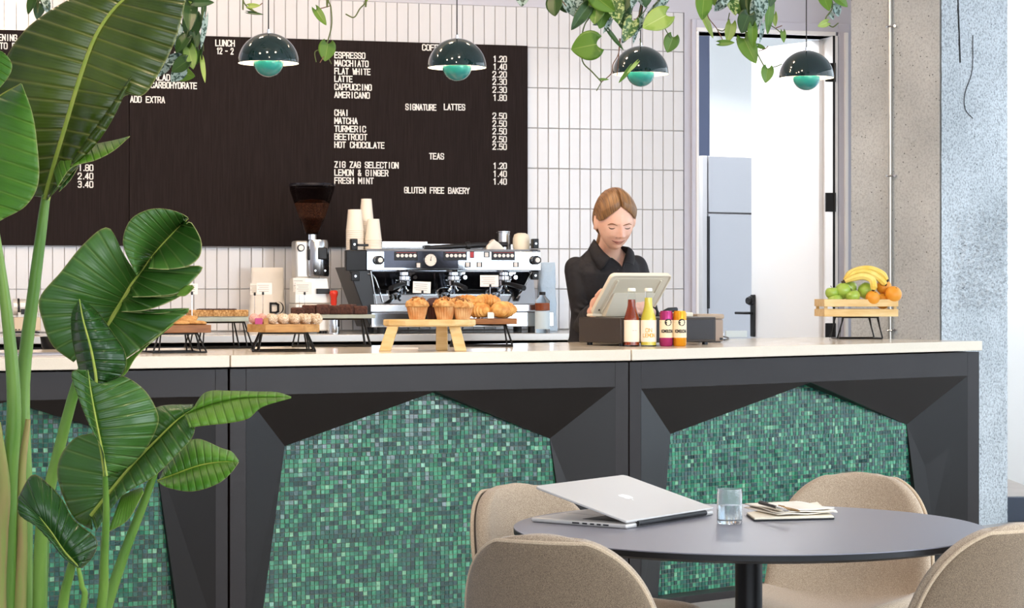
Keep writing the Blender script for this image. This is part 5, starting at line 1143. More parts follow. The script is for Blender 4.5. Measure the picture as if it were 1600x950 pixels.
# ------------------------------------------------------------ leaves: shared leaf material with veins along the blade's own u direction
def leafmat(n, a, b, vein, nv=26, rough=.26, trl=.25, slope=0.0):
    m = bpy.data.materials.new(n); m.use_nodes = True; t = m.node_tree; B = t.nodes['Principled BSDF']; B.inputs['Roughness'].default_value = rough; B.inputs['Specular IOR Level'].default_value = .5
    uv = t.nodes.new('ShaderNodeUVMap'); uv.uv_map = 'uv'; s = t.nodes.new('ShaderNodeSeparateXYZ'); t.links.new(uv.outputs[0], s.inputs[0])
    def M(op, x, y=None):
        q = t.nodes.new('ShaderNodeMath'); q.operation = op
        for i, v in enumerate((x, y)):
            if v is None: continue
            if isinstance(v, (int, float)): q.inputs[i].default_value = v
            else: t.links.new(v, q.inputs[i])
        return q.outputs[0]
    st = M('SINE', M('MULTIPLY', s.outputs[1], nv*2*pi)); v = M('POWER', M('MULTIPLY', M('ADD', st, 1), .5), 14.0)
    fine = M('MULTIPLY', M('ADD', M('SINE', M('MULTIPLY', s.outputs[1], nv*9*pi)), 1), .5)
    co = t.nodes.new('ShaderNodeTexCoord'); nz = t.nodes.new('ShaderNodeTexNoise'); nz.inputs['Scale'].default_value = 5; nz.inputs['Detail'].default_value = 3; t.links.new(co.outputs['Object'], nz.inputs['Vector'])
    r = t.nodes.new('ShaderNodeValToRGB'); r.color_ramp.elements[0].color = (*lin(a), 1); r.color_ramp.elements[1].color = (*lin(b), 1); r.color_ramp.elements[0].position = .35; r.color_ramp.elements[1].position = .68
    t.links.new(nz.outputs[0], r.inputs[0])
    mx = t.nodes.new('ShaderNodeMix'); mx.data_type = 'RGBA'; t.links.new(M('MULTIPLY', v, .36), mx.inputs[0]); t.links.new(r.outputs[0], mx.inputs[6]); mx.inputs[7].default_value = (*lin(vein), 1)
    mid = M('POWER', M('SUBTRACT', 1, s.outputs[0]), 60.0); m2 = t.nodes.new('ShaderNodeMix'); m2.data_type = 'RGBA'; t.links.new(mid, m2.inputs[0]); t.links.new(mx.outputs[2], m2.inputs[6]); m2.inputs[7].default_value = (*lin(vein), 1)
    ed = M('POWER', s.outputs[0], 90.0); m3 = t.nodes.new('ShaderNodeMix'); m3.data_type = 'RGBA'; t.links.new(M('MULTIPLY', ed, .8), m3.inputs[0]); t.links.new(m2.outputs[2], m3.inputs[6]); m3.inputs[7].default_value = (*lin('#c3c078'), 1); m2 = m3
    t.links.new(m2.outputs[2], B.inputs['Base Color'])
    bp = t.nodes.new('ShaderNodeBump'); bp.inputs['Strength'].default_value = .6; bp.inputs['Distance'].default_value = .006
    t.links.new(M('ADD', M('MULTIPLY', v, -1), M('MULTIPLY', fine, .05)), bp.inputs['Height']); t.links.new(bp.outputs[0], B.inputs['Normal'])
    if trl:
        tr = t.nodes.new('ShaderNodeBsdfTranslucent'); t.links.new(m2.outputs[2], tr.inputs[0]); ms = t.nodes.new('ShaderNodeMixShader'); ms.inputs[0].default_value = trl
        out = [n_ for n_ in t.nodes if n_.type == 'OUTPUT_MATERIAL'][0]; t.links.new(B.outputs[0], ms.inputs[1]); t.links.new(tr.outputs[0], ms.inputs[2]); t.links.new(ms.outputs[0], out.inputs[0])
    return m
LG1 = leafmat('leaf_dark', '#33480f', '#5c7028', '#a9a65c', 19); LG2 = leafmat('leaf_mid', '#34601e', '#548338', '#94b460', 13); LG3 = leafmat('leaf_bright', '#4f8a26', '#74ad3a', '#a8cc62', 12, .35, .4); LG4 = leafmat('leaf_deep', '#1d3f16', '#305a24', '#5d8a3c', 10, .22); LG5 = leafmat('leaf_lobe', '#34601e', '#4f7f34', '#94b460', 6); LG6 = leafmat('leaf_fold', '#33480f', '#566c26', '#a9a65c', 7)
LGL = leafmat('leaf_lime', '#669c2c', '#93c04a', '#c2dd84', 12, .4, .45)
RIB = mat('midrib', '#a9b04a', .5, var=(30, (1, 1, 1), 2), col2='#93a83e'); STM = mat('plant_stem', '#4d7a26', .4, var=(14, (1, 1, .15), 4), col2='#7da044'); SHE = mat('dry_sheath', '#a38a5a', .7, var=(16, (3, 3, .3), 5), col2='#8a9a4c')
PD = 5.0
pl_ = thing('strelitzia', 'big potted bird of paradise plant with huge glossy green leaves at the left', 'plant', (-1.02, PD, 0))
PO = Vector((-1.02, PD, 0))
def px3(p, d): return P(p[0], p[1], d)-PO
def halfblade(mb, mid, edge, dm, de, bow=.02, nu=14, nv=40, rip=.003, nr=12):
    """one side of a blade between the midrib (u=0) and its outer edge (u=1)"""
    M_ = smoothpts([Vector((p[0], p[1], 0)) for p in mid], 48); E_ = smoothpts([Vector((p[0], p[1], 0)) for p in edge], 48)
    dmf = dm if callable(dm) else (lambda v: dm); def_ = de if callable(de) else (lambda v: de)
    def f(u, v):
        a = along(M_, v); b = along(E_, v); p = a.lerp(b, u); d = dmf(v)*(1-u)+def_(v)*u-bow*sin(pi*u)+rip*sin(v*nr*2*pi)*u*(1-.3*u)
        return px3(p, d)
    mb.grid(f, nu, nv, uv=True)
def leafobj(name, halves, m, rib=None, rw=.006, rd=0, label=None):
    mb = MB()
    for h in halves: halfblade(mb, *h[0], **h[1]) if isinstance(h[1], dict) else halfblade(mb, *h)
    o = mb.build(name, m, pl_, smooth=180, solid=.0014)
    if label: o['label'] = label
    if rib:
        pts = smoothpts([Vector((p[0], p[1], 0)) for p in rib], 24); n = len(pts)
        MB().tube([px3(p, (rd(i/24) if callable(rd) else rd)-.002) for i, p in enumerate(pts)], [rw*(1-.75*i/(n-1)) for i in range(n)], 8).build('midrib', RIB, o)
    return o
D = PD
# A the huge top leaf
midA = [(72, 312), (84, 265), (104, 195), (126, 120), (148, 60), (175, 18), (205, -10), (250, -45)]
edgeAr = [(74, 312), (95, 290), (122, 258), (152, 215), (192, 152), (225, 148), (252, 108), (275, 60), (290, 0), (300, -60)]
edgeAl = [(68, 308), (40, 300), (-5, 250), (-25, 190), (5, 100), (35, 52), (70, 22), (110, -2), (160, -30), (230, -60)]
leafobj('leaf', [((midA, edgeAr, D, D-.07), dict(bow=.03, nu=20, nv=70, rip=.004, nr=22)), ((midA, edgeAl, D, D+.05), dict(bow=.02, nu=20, nv=70, rip=.004, nr=20))], LG1, midA, .009, D)
leafobj('leaf_fold', [(([(105, 262), (120, 235), (160, 180), (203, 122)], [(112, 262), (150, 225), (180, 178), (206, 119)], D-.06, D-.09), dict(nu=6, nv=30, rip=0))], LG6)
leafobj('torn_flap', [(([(84, 268), (100, 246), (140, 228), (180, 219), (203, 213)], [(90, 292), (112, 262), (150, 250), (178, 235), (203, 213)], D-.03, D-.10), dict(nu=8, nv=30, bow=.01))], LGL)
leafobj('torn_flap', [(([(98, 262), (110, 262), (125, 258)], [(92, 300), (108, 284), (122, 262)], D-.02, D-.06), dict(nu=6, nv=16, bow=.01))], LG2)
# B left lighter leaf, midrib off frame
midB = [(-60, 380), (-55, 300), (-40, 220), (-10, 160), (33, 131)]
leafobj('leaf', [((midB, [(-40, 372), (0, 345), (40, 322), (60, 285), (58, 225), (50, 175), (34, 131)], D-.12, D-.22), dict(bow=.03, nv=50, nr=16))], LG3, midB, .007, D-.12)
leafobj('leaf', [(([(-70, 150), (-50, 110), (-30, 70), (-5, 78)], [(-50, 170), (-15, 150), (10, 125), (19, 103), (8, 84), (-5, 78)], D-.2, D-.26), dict(nv=30))], LG3)
# C split leaf
mc = [(168, 508), (190, 472), (214, 432), (244, 393), (272, 362), (294, 341)]
def midpart(a, b, n=8):
    M_ = smoothpts([Vector((p[0], p[1], 0)) for p in mc], 60); return [tuple(along(M_, a+(b-a)*i/n))[:2] for i in range(n+1)]
dC = lambda v: D-.25-.05*v
lobes = [(0, .47, [(115, 566), (82, 540), (66, 500), (62, 465), (95, 425), (130, 382), (168, 355), (190, 392), (212, 431)], -.30), (.47, 1, [(214, 431), (195, 392), (193, 368), (205, 342), (230, 328), (255, 326), (280, 332), (294, 340)], -.33),
    (.62, .97, [(232, 419), (262, 421), (295, 415), (312, 400), (314, 376), (299, 348), (291, 350)], -.36), (.33, .60, [(207, 464), (240, 463), (278, 458), (300, 440), (316, 416), (270, 420), (233, 419)], -.34),
    (.22, .335, [(190, 487), (225, 485), (262, 473), (303, 450), (296, 446), (272, 462), (207, 464)], -.33), (0, .21, [(172, 575), (205, 555), (240, 530), (270, 506), (298, 482), (250, 490), (190, 487)], -.30)]
lo_ = leafobj('leaf', [((midpart(a, b), e, D-.25, D+dd), dict(bow=.025, nv=44, nu=14, nr=12)) for k, (a, b, e, dd) in enumerate(lobes[:2])], LG2, mc, .006, D-.25)
for a, b, e, dd in lobes[2:]:
    mb = MB(); halfblade(mb, midpart(a, b), e, D-.25, D+dd, bow=.012, nv=30, nu=14, nr=6); mb.build('leaf_lobe', LG5, lo_, smooth=180, solid=.0014)
leafobj('curled_edge', [(([(172, 578), (200, 560), (240, 532), (272, 506)], [(168, 572), (192, 588), (215, 555), (262, 512)], D-.31, D-.36), dict(nu=6, nv=24, bow=.01))], LGL)
leafobj('curled_tip', [(([(282, 452), (292, 446), (303, 450)], [(276, 462), (290, 462), (303, 450)], D-.34, D-.36), dict(nu=4, nv=10, bow=.0))], LGL)
# D dark young leaf
md = [(124, 467), (130, 500), (142, 545), (150, 590), (150, 622)]
leafobj('leaf', [((md, [(124, 467), (112, 492), (113, 530), (122, 572), (130, 600), (150, 622)], D-.42, D-.36), dict(nv=40)), ((md, [(126, 467), (150, 485), (176, 520), (195, 550), (195, 578), (172, 604), (150, 622)], D-.42, D-.37), dict(nv=40))], LG4, md[::-1], .004, D-.42)
# E upright leaf
me_ = [(137, 578), (143, 620), (152, 670), (160, 712), (165, 744)]
leafobj('leaf', [((me_, [(150, 622), (176, 602), (192, 588), (226, 610), (246, 645), (245, 668), (226, 704), (200, 730), (168, 746)], D-.46, D-.40), dict(nv=44)), ((me_, [(137, 578), (112, 582), (122, 620), (140, 665), (160, 702), (163, 725), (164, 744)], D-.46, D-.52), dict(nv=40))], LG2, me_[::-1], .005, D-.46)
# F big leaf reaching right, G its lime tip
mf = [(142, 806), (172, 768), (205, 728), (242, 690), (275, 658), (300, 640)]
leafobj('leaf', [((mf, [(145, 828), (122, 815), (105, 790), (90, 745), (95, 712), (118, 684), (150, 676), (200, 665), (246, 636), (302, 632)], D-.30, D-.26), dict(nv=50, nr=16)), ((mf, [(150, 830), (170, 800), (196, 770), (240, 745), (275, 712), (300, 684), (306, 660)], D-.30, D-.36), dict(nv=50, nr=16))], LG2, mf, .0045, D-.31)
leafobj('leaf_tip', [(([(288, 648), (330, 632), (380, 622), (455, 621)], [(300, 640), (322, 613), (360, 611), (400, 612), (432, 613), (455, 620)], D-.34, D-.30), dict(nv=40, nu=8)), (([(288, 648), (330, 632), (380, 622), (455, 621)], [(296, 668), (330, 664), (358, 661), (388, 654), (410, 636), (455, 622)], D-.34, D-.40), dict(nv=40, nu=10))], LGL)
leafobj('torn_flap', [(([(190, 775), (205, 768), (222, 762)], [(168, 832), (200, 812), (224, 770)], D-.33, D-.38), dict(nu=6, nv=14, bow=.01))], LGL)
# H rounded lower right leaf
mh = [(246, 752), (272, 742), (310, 728), (345, 722), (372, 722)]
leafobj('leaf', [((mh, [(248, 752), (262, 722), (285, 696), (310, 686), (345, 700), (362, 706), (373, 720)], D-.15, D-.10), dict(nv=36)), ((mh, [(246, 752), (262, 762), (300, 768), (338, 757), (360, 740), (373, 722)], D-.15, D-.22), dict(nv=36))], LG3, mh, .003, D-.15)
# I lower left dark leaf
mi = [(60, 806), (80, 832), (100, 862), (122, 886)]
leafobj('leaf', [((mi, [(28, 778), (50, 742), (75, 756), (98, 782), (115, 812), (150, 842), (146, 868), (128, 888)], D-.50, D-.46), dict(nv=36)), ((mi, [(28, 778), (30, 804), (56, 822), (82, 850), (100, 872), (122, 887)], D-.50, D-.55), dict(nv=36))], LG4, mi[::-1], .004, D-.50)
def stem(pts, r0, r1, d0, d1=None, m=STM, name='stem'):
    pts = smoothpts([Vector((p[0], p[1], 0)) for p in pts], 24); d1 = d0 if d1 is None else d1
    MB().tube([px3(p, d0+(d1-d0)*i/24) for i, p in enumerate(pts)], [r0+(r1-r0)*i/24 for i in range(25)], 14).build(name, m, pl_)
STM2 = mat('old_stem', '#5d8430', .45, var=(10, (2, 2, .2), 5), col2='#8f9a4a')
stem([(40, 1130), (38, 950), (38, 760), (36, 600), (52, 460), (66, 350), (72, 305)], .022, .0095, D+.02, D)
stem([(12, 1130), (10, 950), (14, 760), (22, 640), (14, 520), (-2, 400), (-18, 300)], .024, .008, D-.06, D-.12)
stem([(60, 1130), (62, 950), (66, 820), (88, 720), (120, 600), (150, 540), (168, 508)], .017, .008, D-.1, D-.25)
stem([(120, 1130), (158, 950), (163, 870), (166, 800), (164, 742)], .012, .0055, D-.3, D-.46)
stem([(110, 1130), (166, 950), (196, 860), (225, 785), (246, 725)], .014, .0075, D-.2, D-.22)
stem([(80, 1130), (98, 950), (108, 900), (116, 868)], .012, .008, D-.4, D-.48)
stem([(90, 1130), (130, 950), (128, 915), (122, 886)], .008, .004, D-.45, D-.5)
stem([(28, 1130), (30, 950), (34, 850), (34, 740), (44, 655)], .019, .006, D-.07, D-.05, SHE, 'dry_sheath')
stem([(0, 1130), (-8, 950), (-2, 840), (5, 760), (-6, 660)], .030, .010, D-.12, D-.12, SHE, 'dry_sheath')
stem([(58, 1130), (62, 960), (66, 880), (70, 800)], .019, .012, D-.03, D-.05, STM)
MB().lathe([(0, .02), (.19, .02), (.21, .03), (.245, .36), (.235, .36), (.205, .34), (0, .34)], n=40).build('pot', mat('pot_charcoal', '#3a3a3d', .6), pl_, smooth=40)
MB().lathe([(0, .342), (.215, .342), (0, .35)], n=32).build('soil', mat('soil', '#2b2019', .95, bump=(40, 1, .01)), pl_)
# ------------------------------------------------------------ trailing plants hanging over the bar
def silver(n, a, b, c, scale=55, th=.5):
    m = bpy.data.materials.new(n); m.use_nodes = True; t = m.node_tree; B = t.nodes['Principled BSDF']; B.inputs['Roughness'].default_value = .35
    co = t.nodes.new('ShaderNodeTexCoord'); nz = t.nodes.new('ShaderNodeTexNoise'); nz.inputs['Scale'].default_value = scale; nz.inputs['Detail'].default_value = 3; t.links.new(co.outputs['Object'], nz.inputs['Vector'])
    r = t.nodes.new('ShaderNodeValToRGB'); r.color_ramp.elements[0].position = th-.03; r.color_ramp.elements[0].color = (*lin(a), 1); r.color_ramp.elements[1].position = th+.03; r.color_ramp.elements[1].color = (*lin(b), 1)
    t.links.new(nz.outputs[0], r.inputs[0])
    uv = t.nodes.new('ShaderNodeUVMap'); uv.uv_map = 'uv'; s = t.nodes.new('ShaderNodeSeparateXYZ'); t.links.new(uv.outputs[0], s.inputs[0])
    ab = t.nodes.new('ShaderNodeMath'); ab.operation = 'SUBTRACT'; ab.inputs[1].default_value = .5; t.links.new(s.outputs[0], ab.inputs[0]); a2 = t.nodes.new('ShaderNodeMath'); a2.operation = 'ABSOLUTE'; t.links.new(ab.outputs[0], a2.inputs[0])
    lt = t.nodes.new('ShaderNodeMath'); lt.operation = 'LESS_THAN'; lt.inputs[1].default_value = .018; t.links.new(a2.outputs[0], lt.inputs[0])
    mx = t.nodes.new('ShaderNodeMix'); mx.data_type = 'RGBA'; t.links.new(lt.outputs[0], mx.inputs[0]); t.links.new(r.outputs[0], mx.inputs[6]); mx.inputs[7].default_value = (*lin(c), 1); t.links.new(mx.outputs[2], B.inputs['Base Color'])
    tr = t.nodes.new('ShaderNodeBsdfTranslucent'); t.links.new(mx.outputs[2], tr.inputs[0]); ms = t.nodes.new('ShaderNodeMixShader'); ms.inputs[0].default_value = .3
    out = [n_ for n_ in t.nodes if n_.type == 'OUTPUT_MATERIAL'][0]; t.links.new(B.outputs[0], ms.inputs[1]); t.links.new(tr.outputs[0], ms.inputs[2]); t.links.new(ms.outputs[0], out.inputs[0]); return m
VM = {'g': silver('vine_green', '#4c7420', '#648c30', '#86a04c', 8), 'd': silver('vine_dark', '#23421a', '#345524', '#4d6c38', 10), 'l': silver('vine_lime', '#8fab48', '#a6bd62', '#c2d08a', 8), 's': silver('vine_silver', '#365246', '#a3bab4', '#4d6a58', 75, .46), 'v': silver('vine_mottled', '#3c6424', '#a8b878', '#5c7c3c', 75, .52)}
VST = mat('vine_stem', '#4d5a2c', .6); VSB = mat('vine_stem_brown', '#6a4a36', .6)
def heart(wd, ln, fold, curl):
    mb = MB()
    def f(u, v):
        s = u*2-1; hw = wd/2*(sin(pi*min(1, (v*.97+.03))**.62))**.75 if v < 1 else 0
        y = -ln*(v-.10)+ln*.12*abs(s)**2*(1-v)*2.0*(-1)*-1*(1 if v < .5 else 0)*(1-2*v)
        return Vector((s*hw, -fold*abs(s)*hw*1.2+curl*ln*(v**2), y))
    mb.grid(f, 10, 14, uv=True); return mb
LEAFC = {}
def vine(name, label, stems, leaves, d, group='trailing plants hanging over the bar'):
    p0 = stems[0][0]; o0 = P(p0[0], p0[1], d); root = thing(name, label, 'hanging plant', (o0.x, o0.y, ZC-.003), 0, group); O = Vector((o0.x, o0.y, ZC-.003))
    for k, st in enumerate(stems):
        dd = d+.03*((k*7) % 5-2)*.5; pts = [P(x, y, dd)-O for x, y in st]
        if st[0][1] < 0: pts = [Vector((pts[0].x, pts[0].y, 0))]+pts if k == 0 else [Vector((0, 0, 0)), Vector((pts[0].x*.5, pts[0].y*.5, pts[0].z*.5))]+pts
        MB().tube(smoothpts(pts, 40), .0026 if k == 0 else .0019, 7).build('stem', VST if k % 2 == 0 else VSB, root)
    for k, lf in enumerate(leaves):
        x, y, ln, wd, ang, ty = lf[:6]; yaw = lf[6] if len(lf) > 6 else ((k*53) % 60-30); fold = lf[7] if len(lf) > 7 else .18
        dd = d+.02*((k*5) % 7-3)-.015; s = F/dd
        mb = heart(wd/s*1.02, ln/s, fold, .10*((k % 3)-1)); o = mb.build('leaf', VM[ty], root, smooth=180, solid=.0009)
        # x, y: centre of the blade; ang: direction the tip points in the picture plane, 90 straight down
        c = P(x, y, dd)-O; R_t = Matrix.Rotation(radians(ang-90), 3, 'Y') @ Matrix.Rotation(radians(yaw), 3, 'Z') @ Matrix.Rotation(radians(-12+(k*17) % 24), 3, 'X')
        o.location = c-(R_t @ Vector((0, 0, -ln/s*.40))); o.rotation_euler = R_t.to_euler()
vine('trailing_plant', 'dark trailing vine at the top left above the huge leaf', [[(58, -20), (62, 0), (75, 12)]], [(50, 8, 34, 20, 95, 'd'), (60, 18, 26, 18, 100, 'd'), (73, 10, 26, 14, 75, 's'), (70, 2, 26, 12, 80, 's')], 8.2)
vine('trailing_plant', 'dense trailing vine hanging right of the huge leaf beside the word LUNCH', [[(290, -30), (290, 0), (297, 30), (290, 60), (285, 90)], [(316, 0), (300, 18), (296, 38)], [(318, 5), (316, 40), (318, 80)]],
    [(262, 70, 30, 26, 100, 's'), (250, 105, 34, 30, 110, 's'), (276, 118, 26, 22, 130, 's'), (296, 28, 46, 24, 95, 'd', 20), (299, 45, 40, 30, 100, 'd'), (290, 84, 40, 30, 100, 'd'), (298, 92, 36, 22, 80, 'g', 20), (280, 104, 30, 26, 150, 'd'), (291, 116, 28, 26, 20, 'g'), (275, 60, 36, 20, 95, 's'),
     (317, 52, 50, 12, 105, 's', 50), (318, 20, 32, 9, 90, 'd', 30), (317, 112, 36, 9, 85, 'l', 40), (300, 3, 30, 14, 10, 'g'), (318, 4, 34, 14, 0, 'd'), (310, 90, 24, 12, 100, 'd'), (268, 95, 26, 20, 160, 's'), (283, 70, 30, 24, 120, 'd'), (305, 62, 26, 18, 75, 'd')], 8.3)
vine('trailing_plant', 'thin sprig with two small leaves left of the first lamp cord', [[(380, -25), (380, 0), (388, 12), (402, 20)], [(388, 12), (402, 10), (410, 5)]], [(398, 9, 20, 8, 0, 'l', 0), (400, 21, 24, 5, 8, 'd', 0), (393, 15, 14, 4, 30, 'g', 0)], 8.35)
vine('trailing_plant', 'single vine with two green leaves left of the word ESPRESSO', [[(510, -30), (513, 0), (517, 12), (518, 40), (511, 68)], [(516, 9), (506, 12), (494, 15)], [(500, 77), (492, 82), (494, 97)], [(506, 88), (500, 98)], [(514, 92), (518, 100)]], [(502, 28, 32, 14, 60, 'g', 10), (510, 82, 28, 27, 100, 'g', 0, .05)], 8.4)
vine('trailing_plant', 'bare brown vine end hooking down at the top between the first two lamps', [[(570, -30), (572, 0), (562, 14), (553, 27), (540, 22)]], [(574, -4, 14, 8, 80, 'g')], 8.45)
vine('trailing_plant', 'lone silvery leaf poking in at the top edge right of the second lamp cord', [[(816, -30), (815, -12), (814, -4)]], [(816, -1, 26, 24, 95, 's', 0)], 8.4)
vine('trailing_plant', 'thick mottled vine cluster hanging at the top between the board and the third lamp', [[(930, -30), (928, 0), (922, 25), (914, 38), (909, 60), (910, 95), (925, 112), (940, 128)], [(940, 128), (955, 115), (958, 100), (966, 85), (970, 60)], [(940, 128), (932, 142)], [(1005, -20), (1002, 10), (996, 28), (990, 30)], [(1030, 0), (1020, 15), (1030, 28), (1042, 50), (1048, 60)], [(870, -20), (878, 0), (885, 10)], [(996, 0), (1010, 10), (1002, 25), (1000, 38)], [(968, 60), (966, 100), (964, 118)], [(1000, 60), (1001, 72)]],
    [(868, 12, 30, 30, 80, 'd'), (862, 2, 24, 20, 95, 'd'), (898, 12, 40, 34, 60, 's'), (905, 28, 50, 22, 128, 'd', 15), (915, 8, 34, 22, 10, 's'), (880, 6, 30, 26, 70, 'd'), (932, 18, 44, 34, 95, 'g'), (945, 6, 40, 30, 40, 'g'), (925, 2, 34, 24, 150, 'g'), (940, 30, 32, 28, 110, 'g'),
     (962, 16, 46, 30, 80, 'v', 10), (972, 28, 36, 24, 85, 'v'), (956, 4, 34, 24, 60, 'v'), (978, 4, 30, 22, 100, 'd'), (912, 73, 42, 46, 170, 'g', 0, .08), (938, 36, 26, 8, 170, 's', 30), (948, 42, 24, 8, 120, 's', 20), (982, 48, 36, 24, 115, 'v', 10), (975, 60, 16, 12, 110, 's'), (992, 52, 34, 10, 100, 's', 30), (998, 42, 34, 12, 120, 's', 20),
     (962, 64, 38, 8, 50, 'd', 20), (1018, 22, 60, 16, 130, 's', 20), (1034, 8, 40, 12, 118, 's', 20), (1022, 34, 46, 36, 150, 'l', 0, .05), (1047, 70, 26, 24, 110, 'g', 0), (986, 12, 30, 8, 95, 'd'), (1004, 4, 24, 12, 60, 's'), (990, 0, 26, 14, 100, 's'), (976, 118, 30, 8, 125, 'g', 20), (987, 106, 24, 6, 135, 'l', 20), (945, 124, 14, 4, 0, 'g', 0), (888, 0, 26, 20, 120, 's'), (908, 0, 30, 20, 70, 'd'), (950, -4, 30, 24, 90, 'g'), (1010, 0, 24, 18, 90, 'd'), (1000, 22, 26, 6, 100, 'd')], 8.35)
vine('trailing_plant', 'vine cluster hanging before the doorway left of the fourth lamp', [[(1165, -30), (1167, 0), (1168, 30), (1178, 60), (1182, 80), (1192, 100), (1198, 108)], [(1112, 12), (1106, 25), (1120, 45), (1130, 64)], [(1140, 20), (1136, 38), (1130, 48), (1120, 46)], [(1150, 62), (1160, 60), (1170, 64)], [(1205, 40), (1214, 46), (1221, 52)], [(1212, 44), (1222, 40)], [(1196, 108), (1212, 104), (1222, 100)], [(1185, 80), (1196, 76), (1200, 72)], [(1168, 0), (1166, 15), (1168, 25)]],
    [(1098, 12, 44, 28, 100, 'g', 10), (1106, 40, 44, 12, 65, 'l', 20), (1125, 8, 26, 18, 130, 's'), (1144, 6, 42, 22, 80, 'v', 10), (1157, 16, 20, 18, 60, 'g'), (1140, 52, 30, 18, 100, 'l', 10), (1136, 67, 24, 10, 0, 'g', 0), (1164, 37, 32, 28, 110, 'd', 0, .1), (1168, 14, 46, 22, 85, 'd'), (1182, 22, 44, 26, 100, 's', 10), (1190, 10, 30, 24, 80, 's'), (1180, 46, 44, 12, 95, 's', 30),
     (1200, 30, 50, 16, 98, 'g', 25), (1172, 80, 44, 28, 65, 'g', 0, .08), (1176, 58, 34, 16, 90, 'g'), (1211, 32, 20, 9, 85, 'l'), (1224, 58, 18, 9, 85, 'g', 0), (1198, 118, 24, 20, 100, 'g', 0), (1190, 74, 14, 8, 20, 'g'), (1205, 0, 22, 16, 100, 'd'), (1190, 52, 30, 8, 100, 's', 20), (1132, -2, 24, 20, 90, 's'), (1116, -4, 26, 18, 90, 'g')], 8.5)
vine('trailing_plant', 'short vine with small leaves at the top right beside the concrete column', [[(1292, -30), (1300, 0), (1300, 14), (1290, 30), (1300, 42), (1310, 36)]], [(1290, 4, 32, 22, 75, 'g', 10), (1307, 16, 22, 18, 70, 's'), (1315, 2, 26, 18, 40, 'g'), (1285, 38, 18, 12, 160, 'l', 10), (1300, 26, 12, 8, 60, 's')], 8.6)
# ------------------------------------------------------------ the barista
SKIN = mat('skin', '#e2b09a', .45, sss=.15, var=(14, (1, 1, 1), 3), col2='#eabfa9', bump=(300, .04, .0005)); SHIRT = mat('black_shirt', '#16151a', .75, var=(20, (1, 1, 1), 3), col2='#1c1a1f', bump=(11, .55, .02)); LIP = mat('lips', '#b5605a', .4); BROWM = mat('eyebrow', '#7a5138', .8); LASH = mat('lashes', '#2e1d18', .7)
HAIR = bpy.data.materials.new('hair'); HAIR.use_nodes = True; t_ = HAIR.node_tree; B_h = t_.nodes['Principled BSDF']; B_h.inputs['Roughness'].default_value = .38
uvn = t_.nodes.new('ShaderNodeUVMap'); uvn.uv_map = 'uv'; mpg = t_.nodes.new('ShaderNodeMapping'); mpg.inputs['Scale'].default_value = (70, 4, 1); nzh = t_.nodes.new('ShaderNodeTexNoise'); nzh.inputs['Scale'].default_value = 1; nzh.inputs['Detail'].default_value = 4
rh = t_.nodes.new('ShaderNodeValToRGB'); rh.color_ramp.elements[0].position = .3; rh.color_ramp.elements[0].color = (*lin('#4a2f1d'), 1); rh.color_ramp.elements[1].position = .7; rh.color_ramp.elements[1].color = (*lin('#a07548'), 1)
bh = t_.nodes.new('ShaderNodeBump'); bh.inputs['Strength'].default_value = .5; bh.inputs['Distance'].default_value = .003
for a, b in ((uvn.outputs[0], mpg.inputs[0]), (mpg.outputs[0], nzh.inputs['Vector']), (nzh.outputs[0], rh.inputs[0]), (rh.outputs[0], B_h.inputs['Base Color']), (nzh.outputs[0], bh.inputs['Height']), (bh.outputs[0], B_h.inputs['Normal'])): t_.links.new(a, b)
BC = Vector((.400, 9.80, 0)); YAW = radians(16)
per = thing('person', 'woman in a black shirt with tied back light brown hair, looking down at the till', 'person', tuple(BC), YAW)
Rb = Matrix.Rotation(YAW, 4, 'Z'); Mb = Matrix.Translation(BC) @ Rb; Mbi = Mb.inverted()
HS = 1.06
Mh = Matrix.Translation(Vector((.440, 9.575, 1.522))) @ Matrix.Rotation(radians(14), 4, 'Z') @ Matrix.Rotation(radians(-3), 4, 'Y') @ Matrix.Rotation(radians(20), 4, 'X') @ Matrix.Scale(HS, 4)
def G(x, z, cx_, cz_, sx, sz): return math.exp(-((x-cx_)/sx)**2-((z-cz_)/sz)**2)
def head_pt(d, feat=True):
    X = .0715*d.x; Y = .094*d.y; Z = .118*d.z
    if d.z < 0:
        t = -d.z; X *= 1-.31*t**2.0; Y *= (1-.10*t) if d.y < 0 else (1-.42*t); Z *= 1.02
    if d.z > 0 and d.y > 0: Y *= 1.04
    if d.y < 0: X *= 1+.04*(1-abs(d.z))
    if feat and d.y < -.12:
        f = 0; k = min(1, (-d.y-.12)/.25)
        if Z > -.036: a = .004+.019*max(0, min(1, (.016-Z)/.052))
        else: a = .023*math.exp(-((Z+.036)/.0075)**2)
        if Z > .016: a = .004*math.exp(-((Z-.016)/.015)**2)
        f += a*math.exp(-(X/(.0075+.004*max(0, min(1, -Z/.036))))**2)
        for s in (-1, 1):
            f += .0085*G(X, Z, s*.0125, -.0385, .0055, .0065)-.0105*G(X, Z, s*.030, .001, .017, .011)+.0075*G(X, Z, s*.031, -.0015, .0125, .0075)
            f += .006*G(X, Z, s*.036, -.036, .017, .017)-.0030*G(X, Z, s*.030, -.056, .004, .012)+.0035*G(X, Z, s*.028, .018, .018, .006)
        f += .0060*G(X, Z, 0, -.0590, .020, .0045)+.0060*G(X, Z, 0, -.0690, .016, .0050)-.0035*G(X, Z, 0, -.0637, .022, .0018)-.0035*G(X, Z, 0, -.080, .018, .006)+.0085*G(X, Z, 0, -.098, .018, .012)
        Y -= f*k
    return Vector((X, Y, Z))
body = MB()
nu, nv = 110, 90; vs = []; fs = []
for j in range(nv+1):
    th = pi*j/nv
    for i in range(nu):
        a = 2*pi*i/nu; vs.append(Mh @ head_pt(Vector((sin(th)*cos(a), sin(th)*sin(a), cos(th)))))
